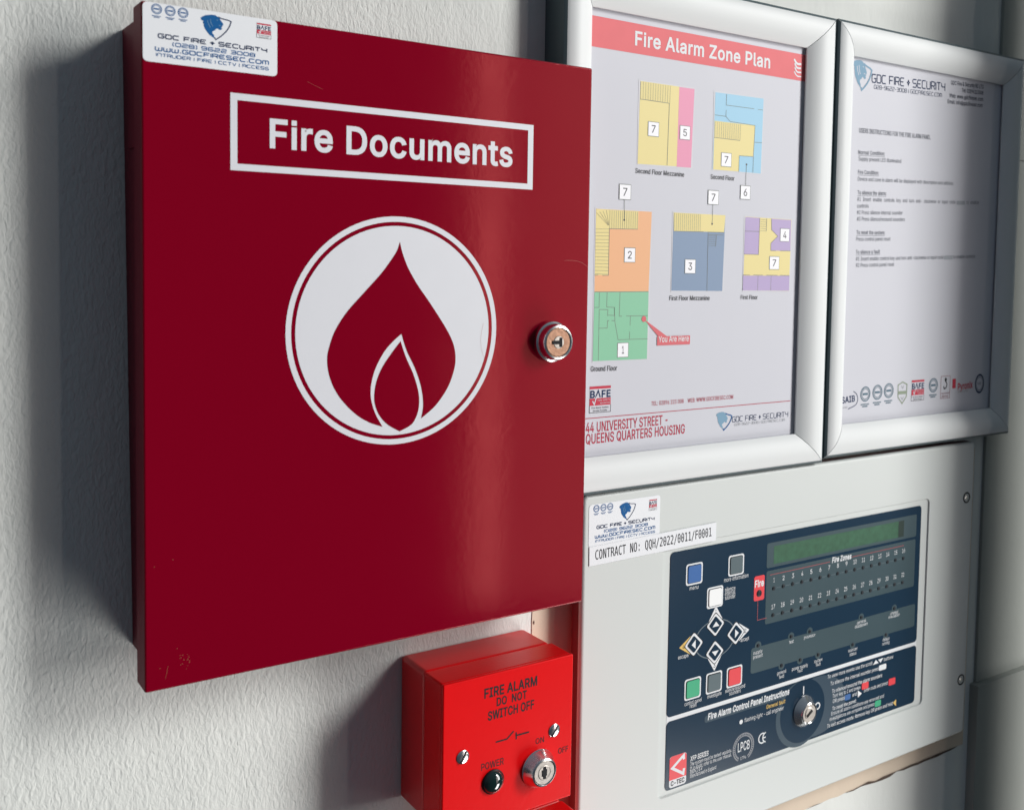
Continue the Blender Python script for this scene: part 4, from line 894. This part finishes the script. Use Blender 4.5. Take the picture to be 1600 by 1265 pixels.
def figure():
    r = rect([P9(990, 228), P9(1057, 218), P9(1053, 380), P9(985, 390)])
    line(bm, [(r[0], r[2]), (r[1], r[2]), (r[1], r[3]), (r[0], r[3])], .4, E1, 1, True)
    x, z = P9(1022, 270); poly(bm, circ(x + .3, z + 2.4, 1.4, 1.8, 12), E1, 0)
    line(bm, smooth_path([(x - .2, z + 1.2), (x + 1.8, z - 1), (x + 1.2, z - 4), (x - 1.4, z - 5.2), (x - 2.2, z - 3)], 4), 1.0, E1, 0)
    text(bm, 'Approved', (r[0] + 1, r[2] + 3.4), (r[1] - 1, r[2] + 3.4), 1.6, E1, 1); text(bm, 'Member', (r[0] + 1.8, r[2] + 1), (r[1] - 1.8, r[2] + 1), 1.6, E1, 1)
part9('member_mark', figure, [M_INK, mat('dull red ink', (.30, .10, .13), .5, spec=.12)])
def pyr():
    r = rect([P9(1074, 245), P9(1098, 241), P9(1097, 310), P9(1072, 315)]); RP(bm, r, E1, 0)
    text(bm, 'Pyronix', P9(1112, 326), P9(1222, 308), 5.6, E1, 0, .02); text(bm, 'INTRUDER SYSTEMS', P9(1112, 346), P9(1185, 335), 1.2, E1, 1)
part9('maker_mark', pyr, [M_REDINK, M_GREYINK])
def rb():
    x, z = P9(1272, 278); ring(bm, circ(x, z, 6.4, 8.4), circ(x, z, 5.2, 6.8), E1, 0); ring(bm, circ(x, z, 4.6, 6.0), circ(x, z, 4.2, 5.5), E1, 0)
    text(bm, 'NSI', (x - 2.4, z - .8), (x + 2.4, z - .8), 2, E1, 0)
part9('round_mark', rb, [M_NAVYINK])

# ------------------------------------------------------------------ fire alarm panel
A0, A1, AB, AT, DA = 286.6, 699.0, -127.2, 128.6, 18.0
pan = thing('fire_alarm_panel', 'light grey fire alarm control panel with a navy keypad and green display', 'alarm panel', ((A0 + A1) / 2, 0, AB))
bm = B(); box(bm, A0 + .5, A1 - .5, AB + .5, AT - .5, 6.4, 14.6, .5); box(bm, A0 + 7, A1 - 7, AB + 7, AT - 7, .6, 6.2, .3)
obj('back_box', bm, M_PBOX, pan)
# lid: front with a shallow rounded recess for the overlays
bz = [U(*p, DA) for p in ((1033.5, 861), (1450, 774), (1443.7, 1094), (1029.6, 1254.5))]
fx0, fx1 = (bz[0][0] + bz[3][0]) / 2, (bz[1][0] + bz[2][0]) / 2; fz1, fz0 = (bz[0][1] + bz[1][1]) / 2, (bz[2][1] + bz[3][1]) / 2
bm = B()
hole = rrect(fx0, fx1, fz0, fz1, 4.2, 6); hole2 = rrect(fx0 + .55, fx1 - .55, fz0 + .55, fz1 - .55, 3.7, 6)
RB = 2.6
outp = rrect(A0 + RB, A1 - RB, AB + RB, AT - RB, 1.2, 6)
ring(bm, outp, hole, DA)
rows = [[(x, z, DA) for x, z in hole], [(x, z, DA - .35) for x, z in rrect(fx0 + .2, fx1 - .2, fz0 + .2, fz1 - .2, 4, 6)], [(x, z, DA - 1.2) for x, z in hole2]]
for a, b in zip(rows, rows[1:]):
    for k in range(len(a)):
        j = (k + 1) % len(a)
        bm.faces.new([bm.verts.new((p[0], -p[2], p[1])) for p in (a[k], a[j], b[j], b[k])])
poly(bm, hole2, DA - 1.2)
prev = outp; pd = DA
for t in (1, 2, 3, 4, 5):
    an = math.radians(18 * t); off = RB * math.sin(an); dd = DA - RB * (1 - math.cos(an))
    cur = rrect(A0 + RB - off, A1 - RB + off, AB + RB - off, AT - RB + off, 1.2 + off, 6)
    for k in range(len(cur)):
        j = (k + 1) % len(cur)
        bm.faces.new([bm.verts.new(p) for p in ((prev[k][0], -pd, prev[k][1]), (prev[j][0], -pd, prev[j][1]), (cur[j][0], -dd, cur[j][1]), (cur[k][0], -dd, cur[k][1]))])
    prev, pd = cur, dd
for k in range(len(prev)):
    j = (k + 1) % len(prev)
    bm.faces.new([bm.verts.new(p) for p in ((prev[k][0], -pd, prev[k][1]), (prev[j][0], -pd, prev[j][1]), (prev[j][0], -15, prev[j][1]), (prev[k][0], -15, prev[k][1]))])
poly(bm, prev, 15)
bmesh.ops.remove_doubles(bm, verts=bm.verts, dist=.001)
bmesh.ops.recalc_face_normals(bm, faces=bm.faces)
lid = obj('lid', bm, M_LID, pan)
DL = DA - 1.2
DN = DL + .35
zc = zoom(1030, 840, 7.03); zd = zoom(1160, 780, 5.333); ze = zoom(1030, 940, 6.66); zf = zoom(1160, 920, 5.333); zg = zoom(1020, 1060, 5.714); zh = zoom(1200, 1020, 6.154)
mk = lambda z: (lambda x, y: U(*z(x, y), DN))
PC, PD, PE, PF, PG, PH = map(mk, (zc, zd, ze, zf, zg, zh))
q = [U(*p, DN) for p in ((1045.2, 866.5), (1439.7, 787), (1432.6, 1000), (1044.3, 1122))]
ux0, ux1 = (q[0][0] + q[3][0]) / 2, (q[1][0] + q[2][0]) / 2; uz1, uz0 = (q[0][1] + q[1][1]) / 2, (q[2][1] + q[3][1]) / 2
q = [U(*p, DN) for p in ((1045, 1129), (1432.4, 1005.5), (1432.4, 1093), (1042.7, 1237))]
lz1, lz0 = (q[0][1] + q[1][1]) / 2, (q[2][1] + q[3][1]) / 2
bm = B(); slab(bm, rrect(ux0, ux1, uz0, uz1, 3.2), DL + .02, DN)
up = obj('keypad_overlay', bm, M_NAVY, pan)
bm = B(); slab(bm, rrect(ux0, ux1, lz0, lz1, 3.2), DL + .02, DN)
lo = obj('instruction_overlay', bm, M_NAVY, pan)
bm = B(); poly(bm, [(ux0, lz1 - 2), (ux1, lz1 - 2), (ux1, uz0 + 2), (ux0, uz0 + 2)], DL + .12)
obj('white_stripe', bm, M_WHITEINK, pan, False)
F1, F2, F3, F4 = DN + .08, DN + .14, DN + .20, DN + .26
# windows
q = [PD(*p) for p in ((205, 380), (1450, 112), (1450, 300), (203, 580))]; lw = rect(q)
bm = B(); poly(bm, rrect(*lw, 1.6), F1); win = obj('display_window', bm, M_SLATE, up, False)
q = [PD(*p) for p in ((262, 392), (1345, 170), (1345, 296), (260, 548))]; lc = rect(q)
bm = B(); RP(bm, lc, F2, 0); RP(bm, (lc[1] - 7, lc[1], lc[2], lc[3]), F3, 1)
obj('display_screen', bm, [M_LCD, mat('dark display end', (.010, .028, .022), .35, spec=.3)], up, False)
q = [PD(*p) for p in ((195, 605), (1440, 325), (1430, 720), (193, 1040))]; zw = rect(q)
bm = B(); poly(bm, rrect(*zw, 1.6), F1); obj('zone_window', bm, M_SLATE, up, False)
q = [PF(*p) for p in ((70, 495), (1440, 120), (1430, 300), (70, 715))]; sw = rect(q)
bm = B(); poly(bm, rrect(*sw, 2), F1)
TOPS = [PF(*p) for p in ((130, 475), (405, 400), (560, 352), (990, 230), (1265, 152))]; BOTS = [PF(*p) for p in ((325, 640), (480, 592), (630, 545), (918, 458), (1195, 375))]
tz = sum(p[1] for p in TOPS) / 5; bz_ = sum(p[1] for p in BOTS) / 5
for x, z in TOPS: poly(bm, circ(x, tz, 3.2, n=20), F1 + .03)
for x, z in BOTS: poly(bm, circ(x, bz_, 3.2, n=20), F1 + .03)
obj('status_window', bm, M_SLATE, up, False)
# indicator lights: one mesh, copied
bm = B(); lathe(bm, 0, 0, [(1.55, 0), (1.5, .25), (1.2, .5), (.5, .62)], 16)
led0 = obj('indicator_light', bm, M_LED, up, origin=(0, 0, 0))
first = True
def led(x, z, m=None):
    global first
    if first: o = led0; first = False
    else: o = led0.copy(); COL.objects.link(o)
    o.parent = up; o.location = (Vector((x, -F1, z)) - ORG[up.name]) * MM
    return o
wh = B()  # white print of the keypad
dash = B()
ra, rb_ = PD(258, 748), PD(1340, 482); rc, rd = PD(255, 970), PD(1332, 682)
za = (ra[1] + rb_[1]) / 2; zb = (rc[1] + rd[1]) / 2; xa = (ra[0] + rc[0]) / 2; xb = (rb_[0] + rd[0]) / 2
for k in range(16):
    x = xa + (xb - xa) * k / 15
    for row, zz in ((0, za), (1, zb)):
        led(x, zz); s = str(k + 1 + 16 * row)
        w = 1.05 if len(s) == 1 else 1.8
        if s in ('1',): w = .5
        text(wh, s, (x - w, zz + 4.6), (x + w, zz + 4.6), 3.4, F3, 0, .002)
        if k < 15: line(dash, [(x + 2.6, zz), (x + (xb - xa) / 15 - 2.6, zz)], .25, F2)
for x, z in TOPS: led(x, tz)
for x, z in BOTS: led(x, bz_)
obj('dash_line', dash, mat('dash grey', (.12, .16, .18), .5), up, False)
bm = B(); zr = (PD(228, 637)[1] + PD(1345, 375)[1]) / 2
line(bm, [(PD(228, 637)[0], zr), (PD(728, 520)[0], zr)], .4, F3); line(bm, [(PD(912, 475)[0], zr), (PD(1345, 375)[0], zr)], .4, F3)
fr = [PD(*p) for p in ((97, 645), (185, 622), (180, 830), (95, 848))]; fr = rect(fr)
cxr = (fr[0] + fr[1]) / 2
line(bm, [(cxr - 1, fr[2]), (cxr - 1, PD(130, 1003)[1]), (PD(203, 988)[0], PD(130, 1003)[1])], .4, F2)
obj('red_rule', bm, mat('fine red', (.36, .05, .06), .5), up, False)
bm = B(); poly(bm, rrect(*fr, 1.5), F2); obj('fire_tab', bm, M_BTN['red'], up, False)
led(cxr, fr[2] + 5.2).scale = (1.7, 1, 1.7)
text(wh, 'Fire', (fr[0] + .7, fr[3] - 8), (fr[1] - .7, fr[3] - 8), 4.8, F3, 0, .03)
# keys
def key(cx, cz, colr, label):
    bm = B()
    poly(bm, rrect(cx - 7.5, cx + 7.5, cz - 7.5, cz + 7.5, 1.8), F1, 1)
    slab(bm, rrect(cx - 6.4, cx + 6.4, cz - 6.4, cz + 6.4, 1.6), DN, F2, 2)
    slab(bm, rrect(cx - 5.95, cx + 5.95, cz - 5.95, cz + 5.95, 1.4), DN, DN + .7, 0, .25)
    obj('button', bm, [M_BTN[colr], M_WHITEINK, M_BLACK], up, label=label)
key(382.0, 63.5, 'blue', 'blue menu button'); key(421.3, 63.6, 'slate', 'slate grey more information button'); key(401.8, 43.8, 'white', 'white silence internal sounder button')
bc = [rect([PE(*p) for p in qd]) for qd in (((265, 805), (437, 765), (432, 990), (258, 1028)), ((488, 740), (655, 700), (650, 915), (485, 957)), ((703, 680), (865, 640), (860, 855), (700, 888)))]
for r, c, l in zip(bc, ('green', 'slate', 'red'), ('green control panel reset button', 'slate grey investigate button', 'red silence resound button')):
    key((r[0] + r[1]) / 2, -17.5, c, l)
bm = B(); ring(bm, circ(402.9, 13.8, 19.2, 13.8), circ(402.9, 13.8, 18.5, 13.1), F1); obj('guide_ring', bm, mat('ring grey', (.10, .14, .17), .5), up, False)
for cx, cz, dx, dz, n, colr in ((402.9, 23.9, 0, 1, '1', 'white'), (422.7, 14.0, 1, 0, '2', 'white'), (402.9, 4.0, 0, -1, '3', 'white'), (383.1, 13.8, -1, 0, '4', 'amber')):
    bm = B()
    ap = (cx + dx * 13.4, cz + dz * 13.4); sd = (dz, dx)
    poly(bm, rquad([ap, (cx + dx * 3 + sd[0] * 6.6, cz + dz * 3 + sd[1] * 6.6), (cx + dx * 3 - sd[0] * 6.6, cz + dz * 3 - sd[1] * 6.6)], .9), F1, 3 if colr == 'amber' else 1)
    tx, tz_ = cx + dx * 9.3, cz + dz * 9.3
    text(bm, n, (tx - (.35 if n == '1' else .9), tz_ - 1.5), (tx + (.35 if n == '1' else .9), tz_ - 1.5), 3, F2, 2)
    D_ = lambda r: [(cx, cz + r), (cx + r, cz), (cx, cz - r), (cx - r, cz)]
    poly(bm, rquad(D_(9.2), 1.8), F1 + .02, 2); poly(bm, rquad(D_(8.4), 1.6), F1 + .06, 1)
    slab(bm, rquad(D_(6.2), 1.2), DN, DN + .55, 0, .2)
    poly(bm, [(cx + dx * 2.4 + sd[0] * 0, cz + dz * 2.4), (cx - dx * 1.2 + sd[0] * 3.2, cz - dz * 1.2 + sd[1] * 3.2), (cx - dx * 1.2 - sd[0] * 3.2, cz - dz * 1.2 - sd[1] * 3.2)], DN + .6, 1)
    obj('arrow_button', bm, [M_NAVY, M_WHITEINK, M_BLACK, M_YELLOWINK], up, False, label='navy arrow button with a %s tab numbered %s' % (colr, n))
def wt(P, s, x0, y0, x1, y1, cap, bold=0.0, ital=0.0, target=None):
    a, b = P(x0, y0), P(x1, y1); m_ = (a[1] + b[1]) / 2
    text(target if target is not None else wh, s, (a[0], m_), (b[0], m_), cap, F3, 0, bold, ital)
wt(PC, 'menu', 332, 575, 428, 553, 2.8); wt(PC, 'more information', 710, 490, 977, 425, 3.0)
for k, s in enumerate(('silence', 'internal', 'sounder')): wt(PC, s, 720, 595 + 43 * k, 833, 567 + 43 * k, 3.2)
wt(PE, 'escape', 195, 597, 302, 570, 2.8); wt(PE, 'accept', 845, 416, 932, 390, 2.8)
wt(PE, 'control panel', 262, 1082, 440, 1030, 2.8); wt(PE, 'reset', 316, 1104, 386, 1081, 2.8); wt(PE, 'investigate', 500, 1004, 645, 962, 2.8)
wt(PE, 'silence/resound', 685, 948, 890, 880, 2.8); wt(PE, 'sounders', 727, 972, 846, 935, 2.8)
wt(PD, 'Fire Zones', 745, 528, 905, 490, 4.0, .03, .15)
for s, x0, y0, x1, y1 in (('supply', 90, 545, 165, 525), ('present', 88, 582, 168, 558), ('test', 387, 455, 426, 443), ('processor', 513, 415, 605, 390), ('general', 955, 292, 1027, 270), ('disablement', 936, 327, 1042, 296),
        ('phased', 1232, 217, 1294, 196), ('evacuation', 1216, 247, 1307, 220), ('general', 287, 716, 363, 690), ('fault', 303, 746, 346, 731), ('power supply', 412, 680, 544, 640), ('fault', 457, 696, 500, 681),
        ('system', 597, 615, 664, 594), ('fault', 610, 643, 650, 630), ('sounder', 880, 526, 956, 503), ('status', 892, 558, 946, 541), ('delays', 1167, 436, 1223, 417), ('running', 1163, 469, 1222, 450)):
    wt(PF, s, x0, y0, x1, y1, 2.6)
obj('lettering', wh, M_WHITEINK, up, False)
# lower overlay
bm = B()
dcx, dcz, dR = 494.6, -60.0, 24.2
poly(bm, circ(dcx + 15, dcz, dR + 9, (lz1 - lz0) / 2 - 1, 48), F1 - .03, 0)
poly(bm, circ(dcx - 3.2, dcz - 1.4, dR + 1.2, n=56), F1, 1); poly(bm, circ(dcx, dcz, dR, n=56), F1 + .04, 2)
q = rect([PG(*p) for p in ((462, 328), (1235, 95), (1230, 150), (462, 396))]); poly(bm, rrect(q[0], dcx - 14, q[2], q[3], 2), F1 + .02, 1)
obj('key_switch_ground', bm, [M_SLATE2, mat('swoosh blue', (.035, .066, .092), .3, spec=.2), M_NAVY], lo, False)
wl = B()
wt(PG, 'Fire Alarm Control Panel Instructions', 490, 366, 1215, 134, 4.4, .03, .15, wl)
wt(PG, 'flashing light - call engineer', 815, 387, 1165, 272, 3.0, 0, .15, wl)
x, z = PG(787, 383); poly(wl, circ(x, z, 1.7, n=14), F3)
x, z = PH(341, 355); poly(wl, [(x - .5, z - 3.2), (x + .5, z - 3.2), (x + .5, z + 3.2), (x - .5, z + 3.2)], F3)
x, z = PH(475, 505); ring(wl, circ(x, z, 2.9, n=24), circ(x, z, 1.9, n=24), F3)
for s, x0, y0, x1, y1, bo in (('To view more events use the scroll', 570, 245, 1000, 108, .004), ('buttons', 1112, 78, 1200, 44, 0), ('To silence the internal sounder press', 597, 312, 1060, 158, .004),
        ('To silence/resound the alarm sounders', 612, 385, 1095, 222, .006), ('Turn key to I and press', 618, 430, 885, 338, 0), ('OR press', 620, 480, 735, 440, .004), ('and', 808, 418, 850, 402, 0), ('Enter code and press', 920, 380, 1150, 290, 0),
        ('To reset the panel:', 615, 552, 845, 468, .006), ('Ensure all alarm conditions are removed and', 605, 602, 1110, 418, 0), ('investigations are complete and press', 590, 650, 1020, 502, 0), ('To exit access mode: Remove key OR press and hold', 565, 722, 1195, 492, .004)):
    wt(PH, s, x0, y0, x1, y1, 2.9, bo, .1, wl)
wt(PG, 'XFP SERIES', 333, 730, 494, 684, 3.4, .02, .1, wl)
for s, x0, y0, x1, y1 in (('The system must be tested regularly.', 331, 776, 703, 650), ('If in doubt, refer to the user manual.', 331, 812, 700, 692), ('BSEN 2 & 4', 331, 846, 437, 812), ('Manufactured in England', 331, 882, 563, 802)): wt(PG, s, x0, y0, x1, y1, 2.6, 0, .05, wl)
wt(PG, 'LPCB', 757, 655, 862, 618, 6.6, .012, 0, wl); wt(PG, '179a', 780, 722, 830, 705, 2.2, 0, 0, wl)
x, z = PG(808, 608); ro, ri = 10.6, 8.0
ring(wl, circ(x, z, ro, n=60, a0=-60, a1=240), circ(x, z, ri, n=60, a0=-60, a1=240), F2, 1, closed=False)
for k in range(30):
    an = math.radians(-55 + 290 * k / 29); poly(wl, circ(x + 9.3 * math.cos(an), z + 9.3 * math.sin(an), .5, .7, 6), F3, 2)
a, b = PG(943, 575), PG(1015, 562)
cw = (b[0] - a[0]) / 2.3; zc_ = (a[1] + b[1]) / 2 + cw
line(wl, circ(a[0] + cw, zc_, cw, cw, 16, 65, 295), 1.0, F3); line(wl, circ(b[0] - cw * .15, zc_, cw, cw, 16, 100, 260), 1.0, F3); line(wl, [(b[0] - cw * 1.1, zc_), (b[0] - cw * .35, zc_)], 1.0, F4)
for q, dd in (([(1008, 112), (1062, 92), (1035, 62)], 0), ([(1058, 60), (1108, 42), (1080, 90)], 0), ([(862, 355), (862, 425), (900, 385)], 0)):
    poly(wl, [PH(*p) for p in q], F3, 0)
r = rect([PH(*p) for p in ((1065, 115), (1135, 98), (1135, 150), (1065, 168))]); poly(wl, rrect(*r, 1.2), F3, 0)
poly(wl, [PH(*p) for p in ((1230, 440), (1228, 505), (1200, 475))], F3, 3)
for cx, cy, w, m_ in ((933, 310, 32, 4), (1190, 270, 32, 4), (765, 420, 27, 5), (1055, 480, 29, 6)):
    r = rect([PH(cx - w, cy - w + 6), PH(cx + w, cy - w - 6), PH(cx + w, cy + w - 6), PH(cx - w, cy + w + 6)])
    poly(wl, rrect(*r, 1.3), F3, m_)
obj('lettering', wl, [M_WHITEINK, M_GREYINK, M_NAVY, M_YELLOWINK, M_BTN['red'], M_BTN['blue'], M_BTN['green']], lo, False)
yl = B(); wt(PG, 'General fault', 1012, 264, 1180, 217, 2.9, .01, .1, yl); obj('amber_lettering', yl, M_YELLOWINK, lo, False)
bm = B()
r = rect([PG(*p) for p in ((148, 690), (300, 660), (297, 930), (146, 972))]); poly(bm, rrect(*r, 2), F1, 1)
zs = r[2] + (r[3] - r[2]) * .245
poly(bm, [(r[0], zs), (r[1], zs), (r[1], r[3] - 1.6), (r[1] - 1.6, r[3]), (r[0] + 1.6, r[3]), (r[0], r[3] - 1.6)], F2, 0)
w, h = r[1] - r[0], r[3] - zs
line(bm, [(r[0] + u * w, zs + v * h) for u, v in ((.84, .72), (.82, .90), (.16, .50), (.82, .12), (.86, .34))], 2.0, F3, 1)
text(bm, 'C-TEC', (r[0] + w * .1, r[2] + h * .08), (r[1] - w * .1, r[2] + h * .08), h * .19, F3, 2, .02)
obj('maker_mark', bm, [M_BTN['red'], M_WHITEINK, M_INK], lo, False)
key_lock(pan, 'key_switch', 496.1, -60.4, DN, [(11.9, 0), (11.9, .8), (11.4, 1.4), (8.6, 4.6), (8.2, 5.6), (7.5, 6.0), (7.0, 5.6)], 7.0, M_STEEL, 'turned')
for x, z in ((689.2, 81.0), (691.7, -79.0)):
    bm = B(); lathe(bm, x, z, [(4.8, DA - .2), (4.8, DA + .2), (4.3, DA + .4), (3.6, DA + .3), (3.3, DA - 1.6), (2.3, DA - 1.6), (2.2, DA + .2), (1.3, DA + .5)], 28, mis=[1, 1, 1, 1, 1, 0, 0, 0])
    s = obj('screw', bm, [M_CHROME, M_BLACK], pan)
    bm = B(); slab(bm, [(x - .5, z - 3), (x + .5, z - 3), (x + .5, z + 3), (x - .5, z + 3)], DA - .9, DA - .3); obj('screw_slot', bm, M_BLACK, s, False)
q = [U(*p, DA) for p in ((919.7, 853.5), (1030.9, 833.5), (1030.9, 772.9), (919.7, 788.9))]
r = rect([q[3], q[2], q[1], q[0]])
company_sticker(pan, [(r[0], r[2] - 1), (r[1], r[2] - 1), (r[1], r[3]), (r[0], r[3])], DA, .2)
q = [U(*p, DA) for p in ((920, 884.5), (1117.8, 843.5), (1118.6, 815.4), (920.2, 854.6))]
bm = B(); slab(bm, q, DA + .3, DA + .55)
cl = obj('contract_label', bm, M_STICK, pan, False)
zz2 = zoom(880, 740, 4.706); a, b = U(*zz2(232, 629), DA), U(*zz2(1086, 455), DA)
bm = B(); text(bm, 'CONTRACT NO: QQH/2022/0011/F0001', a, b, 5.9, DA + .63, 0, .004, mono=True); obj('lettering', bm, M_INK, cl, False)
